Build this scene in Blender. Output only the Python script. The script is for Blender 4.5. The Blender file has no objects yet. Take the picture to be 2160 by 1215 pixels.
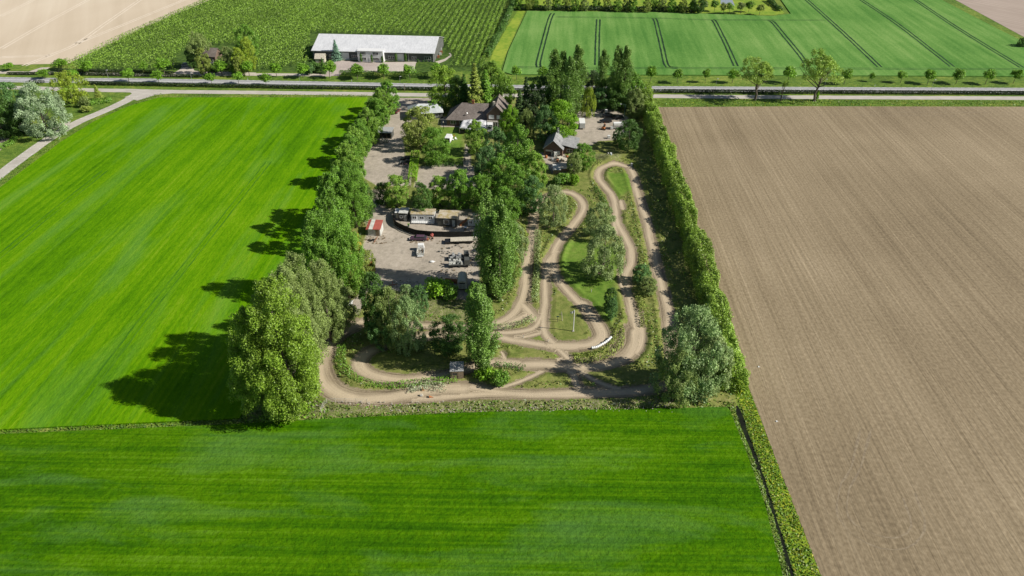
import bpy, math, random
import numpy as np
from mathutils import Vector, Matrix, Quaternion
# ------------------------------------------------------------------ camera, sky, sun, exposure
S = bpy.context.scene
H = 100.0                       # drone height in metres
PITCH = math.radians(34.5); F = 1480.0
cd = bpy.data.cameras.new('camera'); cam = bpy.data.objects.new('camera', cd); S.collection.objects.link(cam)
cd.sensor_width = 36; cd.lens = F/2160*36; cd.clip_start = 1; cd.clip_end = 5000
cam.location = (0, 0, H); cam.rotation_euler = (math.pi/2-PITCH, 0, 0); S.camera = cam
SUN_EL = math.radians(37); SUN_AZ = math.atan2(.98, -.2)
W = bpy.data.worlds.new('World'); S.world = W; W.use_nodes = True
wn = W.node_tree.nodes; wl = W.node_tree.links
sky = wn.new('ShaderNodeTexSky'); sky.sky_type = 'NISHITA'; sky.sun_disc = False
sky.sun_elevation = SUN_EL; sky.sun_rotation = SUN_AZ; sky.altitude = 50; sky.dust_density = 1.0
wl.new(sky.outputs[0], wn['Background'].inputs[0]); wn['Background'].inputs[1].default_value = 0.05
ld = bpy.data.lights.new('sun', 'SUN'); ld.energy = 5.0; ld.angle = math.radians(.55); ld.color = (1, .94, .84)
lo = bpy.data.objects.new('sun', ld); S.collection.objects.link(lo)
trav = Vector((-math.cos(SUN_EL)*math.sin(SUN_AZ), -math.cos(SUN_EL)*math.cos(SUN_AZ), -math.sin(SUN_EL)))
lo.rotation_euler = trav.to_track_quat('-Z', 'Y').to_euler(); lo.location = (100, -20, 150)
S.view_settings.view_transform = 'Standard'; S.view_settings.look = 'None'
S.view_settings.gamma = 1; S.view_settings.exposure = 0.36
S.cycles.max_bounces = 5; S.cycles.transparent_max_bounces = 4
# ------------------------------------------------------------------ helpers
COL = S.collection
SP, CP = math.sin(PITCH), math.cos(PITCH)
def G(px, py, z=0.0):
    u = (px-1080)/F; v = (py-607.5)/F
    d = (u, CP - v*SP, -(SP + v*CP)); t = (H-z)/(-d[2])
    return Vector((d[0]*t, d[1]*t, z))
def GH(px, py, ptop):            # height of a thing standing at px,py whose top shows at row ptop
    D = G(px, py).y; v = (ptop-607.5)/F
    return H - D*math.tan(PITCH+math.atan(v))
def GA(pts): return np.array([[*G(a, b)[:2]] for a, b in pts])
def hsh(ix, iy, s):
    n = (ix*374761393 + iy*668265263 + s*974711) & 0x7fffffff
    n = ((n ^ (n >> 13))*1274126177) & 0x7fffffff
    return ((n ^ (n >> 16)) & 0xffff)/65535.0
def vnoise(x, y, s=0):
    ix = np.floor(x).astype(np.int64); iy = np.floor(y).astype(np.int64); fx = x-ix; fy = y-iy
    fx = fx*fx*(3-2*fx); fy = fy*fy*(3-2*fy)
    a = hsh(ix, iy, s); b = hsh(ix+1, iy, s); c = hsh(ix, iy+1, s); d = hsh(ix+1, iy+1, s)
    return (a*(1-fx)+b*fx)*(1-fy)+(c*(1-fx)+d*fx)*fy
def inpoly(P, poly):
    x, y = P[:, 0], P[:, 1]; r = np.zeros(len(P), bool); n = len(poly); j = n-1
    for i in range(n):
        xi, yi = poly[i]; xj, yj = poly[j]
        c = ((yi > y) != (yj > y)) & (x < (xj-xi)*(y-yi)/(yj-yi+1e-12)+xi)
        r ^= c; j = i
    return r
def sdist(P, poly):             # signed distance, inside positive
    d = np.full(len(P), 1e9); n = len(poly)
    for i in range(n):
        a = poly[i]; b = poly[(i+1) % n]; ab = b-a; L = ab@ab+1e-12
        t = np.clip(((P-a)@ab)/L, 0, 1); q = P-(a+t[:, None]*ab)
        d = np.minimum(d, np.hypot(q[:, 0], q[:, 1]))
    return np.where(inpoly(P, poly), d, -d)
def smooth(pts, step=1.0):
    pts = np.asarray(pts, float); P = np.vstack([2*pts[0]-pts[1], pts, 2*pts[-1]-pts[-2]]); out = []
    for i in range(1, len(P)-2):
        n = max(2, int(np.linalg.norm(P[i+1]-P[i])/step)); t = np.linspace(0, 1, n, endpoint=False)[:, None]
        out.append(.5*((2*P[i])+(P[i+1]-P[i-1])*t+(2*P[i-1]-5*P[i]+4*P[i+1]-P[i+2])*t**2+(-P[i-1]+3*P[i]-3*P[i+1]+P[i+2])*t**3))
    out.append(P[-2:-1]); return np.vstack(out)
def mkmesh(name, V, Fc, mats=(), smoothf=False):
    me = bpy.data.meshes.new(name); V = np.asarray(V, np.float32)
    if isinstance(Fc, np.ndarray) and Fc.ndim == 2:
        k = Fc.shape[1]; n = len(Fc)
        me.vertices.add(len(V)); me.vertices.foreach_set('co', V.ravel())
        me.loops.add(n*k); me.loops.foreach_set('vertex_index', Fc.astype(np.int32).ravel())
        me.polygons.add(n); me.polygons.foreach_set('loop_start', np.arange(n, dtype=np.int32)*k)
        me.update(calc_edges=True)
    else: me.from_pydata([tuple(v) for v in V.tolist()], [], [tuple(f) for f in Fc])
    if smoothf: me.polygons.foreach_set('use_smooth', [True]*len(me.polygons))
    for m in mats: me.materials.append(m)
    me.update(); return me
def link(name, me, parent=None, mat=None):
    o = bpy.data.objects.new(name, me); COL.objects.link(o)
    if parent: o.parent = parent
    if mat is not None:
        if len(me.materials) == 0: me.materials.append(mat)
        o.material_slots[0].link = 'OBJECT'; o.material_slots[0].material = mat
    return o
def tag(o, label=None, cat=None, group=None, kind=None):
    if label: o['label'] = label
    if cat: o['category'] = cat
    if group: o['group'] = group
    if kind: o['kind'] = kind
    return o
def empty(name, loc, rz=0, label=None, cat=None, group=None):
    o = bpy.data.objects.new(name, None); COL.objects.link(o); o.location = loc; o.rotation_euler = (0, 0, rz)
    o.empty_display_size = .5
    return tag(o, label, cat, group)
class MB:
    def __init__(s): s.v = []; s.f = []
    def add(s, V, Fc):
        b = len(s.v); s.v += [tuple(map(float, v)) for v in V]; s.f += [tuple(b+i for i in f) for f in Fc]; return s
    def box(s, x0, x1, y0, y1, z0, z1, top=1.0):
        cx, cy = (x0+x1)/2, (y0+y1)/2
        V = [(x0, y0, z0), (x1, y0, z0), (x1, y1, z0), (x0, y1, z0)]
        V += [(cx+(a-cx)*top, cy+(b-cy)*top, z1) for a, b, _ in V]
        return s.add(V, [(3, 2, 1, 0), (4, 5, 6, 7), (0, 1, 5, 4), (1, 2, 6, 5), (2, 3, 7, 6), (3, 0, 4, 7)])
    def tube(s, pts, r, n=8, cap=True):
        pts = [Vector(p) for p in pts]; m = len(pts); r = r if isinstance(r, (list, tuple)) else [r]*m; V = []
        for i, p in enumerate(pts):
            d = (pts[min(i+1, m-1)]-pts[max(i-1, 0)]).normalized()
            a = d.cross(Vector((0, 0, 1)) if abs(d.z) < .9 else Vector((1, 0, 0))).normalized(); b = d.cross(a)
            V += [p+(a*math.cos(2*math.pi*k/n)+b*math.sin(2*math.pi*k/n))*r[i] for k in range(n)]
        Fc = [(i*n+k, i*n+(k+1) % n, (i+1)*n+(k+1) % n, (i+1)*n+k) for i in range(m-1) for k in range(n)]
        if cap: Fc += [tuple(range(n))[::-1], tuple((m-1)*n+k for k in range(n))]
        return s.add(V, Fc)
    def slab(s, quad, t):        # plane piece with thickness, quad of 3-D points
        q = [Vector(p) for p in quad]; n = (q[1]-q[0]).cross(q[2]-q[0]).normalized()
        if n.z < 0: q.reverse(); n = -n
        k = len(q); V = [p for p in q]+[p-n*t for p in q]
        return s.add(V, [tuple(range(k)), tuple(range(2*k-1, k-1, -1))]+[(i, k+i, k+(i+1) % k, (i+1) % k) for i in range(k)])
    def prism(s, poly, z0, z1):
        k = len(poly); V = [(x, y, z0) for x, y in poly]+[(x, y, z1) for x, y in poly]
        return s.add(V, [tuple(range(k))[::-1], tuple(range(k, 2*k))]+[(i, (i+1) % k, k+(i+1) % k, k+i) for i in range(k)])
    def profile(s, poly, x0, x1, inset=None):   # poly in (y,z), extruded along x
        k = len(poly); V = [(x0, y, z) for y, z in poly]+[(x1, y, z) for y, z in poly]
        return s.add(V, [tuple(range(k)), tuple(range(k, 2*k))[::-1]]+[(i, k+i, k+(i+1) % k, (i+1) % k) for i in range(k)])
    def build(s, name, mat, parent=None, sm=False):
        return link(name, mkmesh(name, s.v, s.f, [mat], sm), parent)
# ------------------------------------------------------------------ materials
def nodes(name):
    m = bpy.data.materials.new(name); m.use_nodes = True; nt = m.node_tree; b = nt.nodes['Principled BSDF']
    b.inputs['Roughness'].default_value = .9; b.inputs['Specular IOR Level'].default_value = .2
    return m, nt, b
def nd(nt, t, **kw):
    n = nt.nodes.new(t)
    for k, v in kw.items():
        if k.startswith('i_'): n.inputs[int(k[2:]) if k[2:].isdigit() else k[2:].replace('_', ' ')].default_value = v
        else: setattr(n, k, v)
    return n
def mth(nt, op, a, b=None, c=None, clamp=False):
    n = nt.nodes.new('ShaderNodeMath'); n.operation = op; n.use_clamp = clamp
    for i, x in enumerate((a, b, c)):
        if x is None: continue
        if isinstance(x, (int, float)): n.inputs[i].default_value = x
        else: nt.links.new(x, n.inputs[i])
    return n.outputs[0]
def mixc(nt, f, a, b):
    n = nt.nodes.new('ShaderNodeMix'); n.data_type = 'RGBA'
    for i, x in ((0, f), (6, a), (7, b)):
        if isinstance(x, (int, float)): n.inputs[i].default_value = x
        elif isinstance(x, tuple): n.inputs[i].default_value = (*x[:3], 1)
        else: nt.links.new(x, n.inputs[i])
    return n.outputs[2]
def noise(nt, vec, scale, detail=3, rough=.55, sx=1, sy=1, rot=0, dist=0):
    mp = nd(nt, 'ShaderNodeMapping'); mp.vector_type = 'POINT'
    r = nd(nt, 'ShaderNodeVectorRotate'); r.rotation_type = 'Z_AXIS'; r.inputs['Angle'].default_value = rot
    nt.links.new(vec, r.inputs['Vector']); nt.links.new(r.outputs[0], mp.inputs[0]); mp.inputs['Scale'].default_value = (sx, sy, 1)
    n = nd(nt, 'ShaderNodeTexNoise'); n.inputs['Scale'].default_value = scale; n.inputs['Detail'].default_value = detail
    n.inputs['Roughness'].default_value = rough; n.inputs['Distortion'].default_value = dist
    nt.links.new(mp.outputs[0], n.inputs['Vector']); return n.outputs['Fac']
def ramp(nt, f, stops):
    r = nd(nt, 'ShaderNodeValToRGB'); e = r.color_ramp.elements
    while len(e) < len(stops): e.new(.5)
    for k, (p, c) in enumerate(stops): e[k].position = p; e[k].color = (*c, 1)
    nt.links.new(f, r.inputs[0]); return r.outputs[0]
def bump(nt, b, h, strength=.5, dist=.1):
    n = nd(nt, 'ShaderNodeBump'); n.inputs['Strength'].default_value = strength; n.inputs['Distance'].default_value = dist
    nt.links.new(h, n.inputs['Height']); nt.links.new(n.outputs[0], b.inputs['Normal'])
def layered(name, layers, stops, bl=None, bstr=.5, bdist=.1, rough=.9, spec=.2, tint=None):
    """layers: (scale, sx, sy, rot, weight, detail)"""
    m, nt, b = nodes(name); tc = nd(nt, 'ShaderNodeTexCoord').outputs['Object']; tot = None; ws = sum(l[4] for l in layers); last = None
    for (sc, sx, sy, rot, w, de) in layers:
        f = noise(nt, tc, sc, de, .55, sx, sy, rot); last = f; q = mth(nt, 'MULTIPLY', f, w/ws)
        tot = q if tot is None else mth(nt, 'ADD', tot, q)
    tot = mth(nt, 'MULTIPLY_ADD', tot, 3.3, -1.15, True)
    c = ramp(nt, tot, stops)
    if tint:
        tn = noise(nt, tc, tint[1], 5, .62, tint[2], tint[3], tint[4], .6); c = mixc(nt, mth(nt, 'MULTIPLY', mth(nt, 'MULTIPLY_ADD', tn, 6, -3.0, True), tint[5]), c, tint[0])
    nt.links.new(c, b.inputs['Base Color'])
    if bl:
        f = noise(nt, tc, bl[0], 4, .6, bl[1], bl[2], bl[3]); bump(nt, b, f, bstr, bdist)
    b.inputs['Roughness'].default_value = rough; b.inputs['Specular IOR Level'].default_value = spec
    return m
def plain(name, c, rough=.7, spec=.3, var=.25, scale=3, metal=0):
    m, nt, b = nodes(name); tc = nd(nt, 'ShaderNodeTexCoord').outputs['Object']
    f = noise(nt, tc, scale, 4, .65); d = tuple(x*(1-var) for x in c); e = tuple(min(1, x*(1+var*.6)) for x in c)
    nt.links.new(ramp(nt, f, [(.3, d), (.7, e)]), b.inputs['Base Color'])
    b.inputs['Roughness'].default_value = rough; b.inputs['Specular IOR Level'].default_value = spec; b.inputs['Metallic'].default_value = metal
    return m
ROW = math.radians(2.55)         # direction of the parcels, turned from +Y towards +X
def leafmat(name, c1, c2, c3, trans=.25, rough=.5, spec=.4):
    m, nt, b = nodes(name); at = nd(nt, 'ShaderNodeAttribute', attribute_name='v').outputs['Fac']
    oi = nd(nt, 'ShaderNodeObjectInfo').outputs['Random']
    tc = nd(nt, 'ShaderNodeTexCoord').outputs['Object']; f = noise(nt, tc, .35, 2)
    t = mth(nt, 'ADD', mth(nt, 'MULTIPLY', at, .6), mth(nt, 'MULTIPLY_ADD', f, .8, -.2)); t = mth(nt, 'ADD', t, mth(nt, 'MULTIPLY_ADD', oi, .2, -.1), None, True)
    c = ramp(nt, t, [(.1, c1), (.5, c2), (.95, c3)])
    nt.links.new(c, b.inputs['Base Color']); b.inputs['Roughness'].default_value = rough; b.inputs['Specular IOR Level'].default_value = spec
    tr = nd(nt, 'ShaderNodeBsdfTranslucent'); nt.links.new(c, tr.inputs[0]); mx = nd(nt, 'ShaderNodeMixShader'); mx.inputs[0].default_value = trans
    nt.links.new(b.outputs[0], mx.inputs[1]); nt.links.new(tr.outputs[0], mx.inputs[2])
    nt.links.new(mx.outputs[0], nt.nodes['Material Output'].inputs[0]); return m
def sc(c, k): return tuple(x*k for x in c)
def LM(name, c, s=1.7, **k): return leafmat(name, sc(c, .6*s), sc(c, 1.0*s), sc(c, 1.45*s), **k)
L = dict(
 poplar=LM('leaf_poplar', (.138, .222, .022)), grey=LM('leaf_grey_poplar', (.145, .195, .055)), mid=LM('leaf_mid', (.10, .20, .022)),
 dark=LM('leaf_dark', (.055, .115, .020)), lomb=LM('leaf_lombardy', (.10, .178, .032)), willow=LM('leaf_willow', (.19, .25, .095)),
 silver=LM('leaf_silver', (.16, .235, .09)), white=LM('leaf_white', (.215, .285, .165)), yellow=LM('leaf_yellow', (.19, .255, .025)), lime=LM('leaf_lime', (.13, .25, .014)),
 olive=LM('leaf_olive', (.17, .215, .042)), spruce=LM('leaf_spruce', (.035, .065, .018), trans=.05), blue=LM('leaf_blue_spruce', (.11, .19, .13), trans=.05),
 young=LM('leaf_young', (.115, .23, .018)), hedge=LM('leaf_hedge', (.13, .225, .028)), tallhedge=LM('leaf_tall_hedge', (.155, .24, .032)), airy=LM('leaf_airy', (.18, .27, .04)), teal=LM('leaf_teal', (.07, .145, .04)),
 orch=LM('leaf_orchard', (.13, .215, .028)), grass=LM('blade_grass', (.13, .19, .028), 1.2), dry=LM('blade_dry', (.23, .23, .08), 1.2), lush=LM('blade_lush', (.10, .21, .012), 1.2),
 mustard=LM('flower_yellow', (.30, .31, .02), 1.2), wflower=LM('flower_white', (.36, .40, .26), 1.2), oxbow=LM('leaf_darkhedge', (.022, .038, .012)))
BARK = plain('bark', (.14, .12, .095), .95, .1, .4, 2)
T_ = dict(white=plain('white_paint', (.70, .71, .71), .5, .4, .08, .7), dirtywhite=plain('weathered_white', (.52, .53, .50), .7, .3, .3, 1.2), grey=plain('grey_metal', (.35, .36, .36), .5, .4, .15),
 dgrey=plain('dark_cladding', (.075, .08, .075), .6, .4, .2, .8), black=plain('black_paint', (.015, .015, .017), .35, .5, .3), rust=plain('rust', (.28, .12, .06), .9, .2, .4, 2),
 orange=plain('orange_paint', (.40, .15, .05), .6, .4, .25), red=plain('red_sheet', (.38, .10, .08), .6, .3, .25, 1), wood=plain('old_wood', (.24, .19, .13), .9, .1, .35, 2),
 glass=plain('dark_glass', (.03, .035, .04), .1, .6, .2), brick=plain('brown_brick', (.17, .12, .095), .9, .1, .3, 4), stone=plain('pale_stone', (.50, .46, .38), .9, .1, .3, 2),
 conc=plain('concrete', (.38, .36, .32), .9, .1, .25, 1.5), yellow=plain('yellow_paint', (.42, .31, .05), .5, .4, .2), rubber=plain('rubber', (.02, .02, .02), .85, .2, .3),
 tent=plain('tent_canvas', (.55, .56, .58), .8, .2, .12, .5), maroon=plain('maroon_paint', (.13, .03, .025), .3, .6, .1), green=plain('green_metal', (.06, .12, .09), .6, .3, .2),
 cream=plain('cream_paint', (.55, .52, .42), .7, .3, .2, 1), purple=plain('faded_purple_paint', (.09, .05, .08), .6, .3, .3), lgrey=plain('light_cladding', (.50, .51, .51), .6, .3, .08))
# ------------------------------------------------------------------ flat sheets, slabs, ribbons
def sheet(name, px, mat, z, kind='structure', zb=None, label=None, cat=None, world=False):
    P = np.asarray(px, float) if world else GA(px)
    n = len(P); A = sum(P[i][0]*P[(i+1) % n][1]-P[(i+1) % n][0]*P[i][1] for i in range(n))
    if A < 0: P = P[::-1]
    V = [(x, y, z) for x, y in P]; Fc = [tuple(range(n))]
    if zb is not None:
        V += [(x, y, zb) for x, y in P]; Fc += [(i, n+i, n+(i+1) % n, (i+1) % n) for i in range(n)]
    o = link(name, mkmesh(name, V, Fc, [mat])); return tag(o, label, cat, None, kind)
def ribmesh(P, w, z, wob=0, seed=0):
    P = np.asarray(P); d = np.gradient(P, axis=0); d /= np.linalg.norm(d, axis=1)[:, None]+1e-9; nrm = np.stack([-d[:, 1], d[:, 0]], 1)
    w = np.broadcast_to(np.asarray(w, float), (len(P),)); s = np.arange(len(P))
    a = w/2+wob*(vnoise(s*.7, s*0., seed)-.5)*2; b = w/2+wob*(vnoise(s*.7, s*0.+9, seed)-.5)*2
    Lp = P+nrm*a[:, None]; R = P-nrm*b[:, None]; n = len(P)
    V = np.vstack([np.c_[Lp, np.full(n, z)], np.c_[R, np.full(n, z)]]); i = np.arange(n-1)
    return V, np.stack([i, n+i, n+i+1, i+1], 1)
def ribbon(name, px, w, mat, z, wob=0, step=1.5, kind='structure', off=0, seed=0, world=False):
    P = smooth(px if world else GA(px), step)
    if off:
        d = np.gradient(P, axis=0); d /= np.linalg.norm(d, axis=1)[:, None]; P = P+np.stack([-d[:, 1], d[:, 0]], 1)*off
    V, Fc = ribmesh(P, w, z, wob, seed); return tag(link(name, mkmesh(name, V, Fc, [mat])), kind=kind)
def dashes(name, px, w, on, gap, mat, z, off=0):
    P = smooth(GA(px), .5); d = np.gradient(P, axis=0); d /= np.linalg.norm(d, axis=1)[:, None]; P = P+np.stack([-d[:, 1], d[:, 0]], 1)*off
    s = np.r_[0, np.cumsum(np.linalg.norm(np.diff(P, axis=0), axis=1))]; V = []; Fc = []; b = 0; t = 0
    while t < s[-1]-on:
        q = np.linspace(t, t+on, 3); Q = np.stack([np.interp(q, s, P[:, 0]), np.interp(q, s, P[:, 1])], 1)
        v, f = ribmesh(Q, w, z); V.append(v); Fc.append(f+b); b += len(v); t += on+gap
    return tag(link(name, mkmesh(name, np.vstack(V), np.vstack(Fc), [mat])), kind='structure')
CROP = layered('crop_left', [(.02, 1, 1, 0, .8, 3), (.9, 1, .012, ROW, .9, 3), (.09, 1, .06, ROW, .55, 4), (.25, 1, .4, ROW, .4, 5), (1.4, 1, .6, ROW, .6, 5)],
   [(.08, (.036, .125, .001)), (.42, (.080, .215, .001)), (.65, (.120, .265, .002)), (.95, (.185, .31, .014))], bl=(1.9, 1, .45, ROW), bstr=.6, bdist=.28, spec=.04, tint=((.11, .25, .045), .07, 1.3, .15, ROW, .42))
CROP2 = layered('crop_front', [(.022, 1, 1.4, 0, .9, 4), (1.25, .012, 1, 0.02, 1.1, 3), (.14, .07, 1, 0.01, .35, 4), (.3, .5, 1, 0, .5, 5), (1.8, .7, 1, 0, .7, 5)],
   [(.08, (.017, .072, .001)), (.40, (.040, .126, .001)), (.62, (.068, .170, .001)), (.92, (.105, .225, .012))], bl=(1.3, .7, 1, 0), bstr=.9, bdist=.4, spec=.04, tint=((.085, .19, .045), .09, .3, 1.2, 0.03, .45))
CROP3 = layered('crop_far', [(.02, 1, 1, 0, .9, 2), (.3, 1, .05, ROW+.03, 1, 4), (1.0, 1, .8, ROW, .6, 4)],
   [(.1, (.07, .185, .035)), (.5, (.118, .25, .055)), (.9, (.18, .31, .085))], bl=(1.6, 1, .8, 0), bstr=.6, bdist=.3, spec=.05)
TRAM = layered('tramline_soil_and_shade', [(.8, 1, .2, ROW, 1, 3)], [(.2, (.008, .03, .012)), (.8, (.018, .055, .02))])  # dark soil colour, with the shade of the crop gaps painted in
SOIL = layered('ploughed_soil', [(.02, 1, 1, 0, .8, 4), (.16, 1, .03, ROW, .5, 4), (.9, 1, .010, ROW, .75, 3), (1.7, 1, .7, ROW, 1.2, 6)],
   [(.06, (.145, .112, .068)), (.42, (.222, .175, .109)), (.7, (.282, .226, .146)), (.95, (.36, .292, .196))], bl=(1.15, 1, .02, ROW), bstr=.7, bdist=.22)
SOIL2 = layered('far_brown_soil', [(.03, 1, 1, 0, .5, 3), (.5, 1, .03, -.6, 1, 4)], [(.1, (.29, .235, .195)), (.9, (.40, .33, .28))])
BEIGE = layered('beige_soil', [(.015, 1, .5, 0, .9, 3), (.12, 1, .02, -.45, .6, 3), (1.2, 1, 1, 0, .3, 4)], [(.05, (.47, .39, .285)), (.5, (.54, .455, .345)), (.95, (.60, .52, .405))])
PALE = layered('pale_trodden_soil', [(.8, 1, 1, 0, 1, 3)], [(.2, (.60, .525, .42)), (.8, (.68, .60, .50))])
GRASS = layered('verge_grass', [(.06, 1, 1, 0, .7, 3), (.5, 1, 1, 0, .8, 4), (2.5, 1, 1, 0, .6, 4)],
   [(.1, (.055, .11, .014)), (.45, (.10, .175, .022)), (.7, (.17, .235, .035)), (.95, (.27, .29, .07))], bl=(2.2, 1, 1, 0), bstr=.8, bdist=.3)
VERGE = layered('verge_yellowgreen', [(.06, 1, 1, 0, .5, 3), (.5, 1, 1, 0, .8, 4), (2.5, 1, 1, 0, .6, 4)],
   [(.1, (.10, .20, .012)), (.5, (.18, .29, .02)), (.9, (.30, .36, .03))], bl=(1.8, 1, 1, 0), bstr=.8, bdist=.3)
YELLOWG = layered('yellow_meadow', [(.06, 1, 1, 0, .8, 3), (.5, 1, 1, 0, .8, 4)], [(.2, (.13, .24, .02)), (.8, (.27, .34, .04))])
ASPH = layered('asphalt', [(.1, 1, 1, 0, .6, 3), (1.5, 1, 1, 0, .8, 4)], [(.1, (.27, .275, .285)), (.9, (.35, .355, .365))], rough=.8)
SERV = layered('worn_concrete_road', [(.12, 1, 1, 0, .6, 3), (.8, 1, .3, 1.57, .8, 4), (2, 1, 1, 0, .4, 3)], [(.1, (.37, .345, .305)), (.9, (.50, .475, .43))])
PATH = layered('far_path', [(.12, 1, 1, 0, .6, 3), (1.5, 1, 1, 0, .8, 4)], [(.1, (.40, .36, .31)), (.9, (.54, .49, .43))])
KLINK = layered('clinker_paving', [(.12, 1, 1, 0, .6, 3), (1.2, 1, 1, 0, .8, 4)], [(.1, (.33, .28, .255)), (.9, (.46, .40, .365))])
MARK = plain('road_paint', (.80, .80, .80), .6, .3, .15, .5)
WATER = plain('water', (.30, .34, .38), .15, .6, .1)
DITCH = layered('ditch_dark', [(.5, 1, 1, 0, 1, 4)], [(.2, (.004, .006, .003)), (.8, (.010, .016, .006))])  # near-black tone on a flat strip without depth
sheet('ground', [(-3000, -500), (3000, -500), (3000, 3500), (-3000, 3500)], GRASS, -.06, world=True)
# crop fields
F1 = [(335, 207), (560, 207), (775, 207), (748, 330), (712, 450), (655, 640), (505, 884), (0, 908), (-700, 940), (-700, 880), (-260, 590), (0, 398), (70, 345), (130, 300), (200, 257), (270, 226)]
sheet('green_crop_field', F1, CROP, .35, zb=-.06)
F2 = [(-900, 950), (0, 918), (520, 896), (700, 885), (1000, 872), (1530, 861), (1539, 868), (1575, 960), (1611, 1061), (1650, 1215), (1722, 1500), (1770, 1700), (-1600, 1700)]
sheet('front_crop_field', F2, CROP2, .35, zb=-.06)
sheet('ploughed_field', [(1380, 226), (1700, 224), (2160, 225), (3400, 228), (4200, 1700), (1906, 1700), (1735, 1222), (1640, 978), (1562, 770), (1500, 592), (1440, 420)], SOIL, .0)
sheet('beige_field', [(-900, 133), (0, 137), (145, 134), (165, 124), (300, 60), (442, 0), (690, -110), (-1500, -110)], BEIGE, .0)
sheet('far_crop_field', [(1112, 24), (1400, 27), (1630, 35), (1668, 30), (1640, -10), (1560, -110), (1800, -110), (1975, -5), (2100, 60), (2200, 110), (2900, 110), (2900, 160), (2160, 162), (1080, 158), (1060, 152), (1072, 110)], CROP3, .35, zb=-.06)
sheet('far_brown_field', [(2012, -2), (2160, 78), (2600, 300*.3), (2700, -60), (1870, -60)], SOIL2, .0)
sheet('orchard_floor', [(1080, -30), (1015, 150), (545, 152), (380, 148), (180, 149), (155, 131), (300, 62), (440, 0), (500, -30)], layered('orchard_grass', [(.5, 1, 1, 0, 1, 3)], [(.2, (.035, .075, .012)), (.8, (.075, .13, .02))]), -.045)
sheet('yellow_meadow', [(1112, 22), (1400, 25), (1630, 32), (1655, 28), (1630, 0), (1500, -60), (1090, -60), (1090, 5)], YELLOWG, .0)
sheet('yellow_strip', [(1095, 18), (1108, 22), (1090, 62), (1068, 112), (1050, 160), (1022, 160), (1040, 110), (1068, 60)], YELLOWG, -.02)
sheet('pond', [(1520, 8), (1550, 12), (1545, 0), (1520, -2)], WATER, .02)
for w, pts in ((0, [(0, 35), (70, 0), (130, -30)]), (0, [(0, 104), (90, 52), (185, 0), (240, -30)]), (0, [(50, 139), (110, 115), (162, 92), (225, 48), (295, 0), (340, -30)]),
               (0, [(162, 92), (275, 46), (388, 0), (460, -30)]), (0, [(0, 121), (105, 117)])):
    for o in (-1, 1): ribbon('wheel_track', pts, .75, PALE, .012, .1, off=o)
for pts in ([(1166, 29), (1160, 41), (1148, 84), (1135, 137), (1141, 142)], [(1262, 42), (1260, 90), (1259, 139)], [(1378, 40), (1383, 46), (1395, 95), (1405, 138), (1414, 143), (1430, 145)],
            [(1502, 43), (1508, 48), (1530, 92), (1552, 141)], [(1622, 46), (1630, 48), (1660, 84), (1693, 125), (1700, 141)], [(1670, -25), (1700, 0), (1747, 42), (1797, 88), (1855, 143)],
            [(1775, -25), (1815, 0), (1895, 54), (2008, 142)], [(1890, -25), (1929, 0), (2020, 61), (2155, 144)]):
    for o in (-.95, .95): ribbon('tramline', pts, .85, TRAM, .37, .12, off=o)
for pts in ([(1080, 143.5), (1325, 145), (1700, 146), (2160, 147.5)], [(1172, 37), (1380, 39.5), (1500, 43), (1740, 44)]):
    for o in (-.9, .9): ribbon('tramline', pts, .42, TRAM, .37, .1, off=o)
DCROP = layered('crop_wheeling', [(.5, 1, .3, ROW, 1, 4)], [(.2, (.04, .14, .002)), (.8, (.072, .195, .003))], bl=(2, 1, 1, 0), bstr=.6, bdist=.2)
LSOIL = layered('tyre_pressed_soil', [(1.2, 1, 1, 0, 1, 4)], [(.2, (.185, .147, .098)), (.8, (.275, .225, .152))])
for pts in ([(568, 342), (480, 453), (378, 581), (300, 680), (150, 880)], [(223, 361), (110, 452), (0, 543), (-120, 640)]):
    for o in (-.9, .9): ribbon('crop_wheeling', pts, .4, DCROP, .36, .12, off=o)
for pts in ([(1815, 905), (1795, 985), (1772, 1030), (1768, 1090), (1805, 1131), (1857, 1156), (1910, 1156), (1942, 1131), (1951, 1100), (1930, 1040)], [(1838, 905), (1815, 985), (1790, 1040), (1790, 1090), (1822, 1117), (1868, 1133), (1900, 1131), (1921, 1108), (1905, 1050)], [(1400, 240), (1700, 236), (2160, 238)], [(1402, 247), (1700, 243), (2160, 245)]):
    ribbon('tyre_track', pts, .32, LSOIL, .006, .14)
sheet('ditch_bank', [(1378, 226), (1440, 420), (1500, 592), (1562, 770), (1640, 978), (1735, 1222), (1830, 1520), (1762, 1520), (1680, 1215), (1600, 960), (1565, 860), (1530, 770), (1480, 600), (1420, 420), (1366, 228)], VERGE, -.04)
# roads
MR = [(-700, 150), (0, 167.5), (260, 170), (500, 173.8), (700, 177.5), (900, 181.7), (1150, 185), (1400, 187), (1780, 189), (2160, 190.5), (2900, 193)]
ribbon('main_road', MR, 6.6, ASPH, -.02)
dashes('road_edge_marking', MR, .16, 1.6, 1.2, MARK, -.012, 2.95); dashes('road_edge_marking', MR, .16, 1.6, 1.2, MARK, -.012, -2.95)
for o in (-.3, .3): ribbon('road_centre_marking', MR, .2, MARK, -.012, off=o)
SR = [(-400, 178), (0, 184), (172, 189.5), (275, 191), (357, 193), (540, 195), (780, 198), (900, 200), (1350, 202.5), (1620, 204.5), (2160, 207), (2900, 210)]
ribbon('service_road', SR, 4.3, SERV, -.02, .08)
SIDE = [(296, 192), (282, 203), (255, 218), (215, 236), (168, 256), (118, 283), (60, 323), (0, 368), (-90, 440), (-260, 580)]
ribbon('side_road', SIDE, 4.6, SERV, -.014, .1)
sheet('road_junction', [(262, 187), (330, 189), (372, 196), (330, 200), (290, 212), (262, 205), (280, 198)], SERV, -.009)
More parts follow.
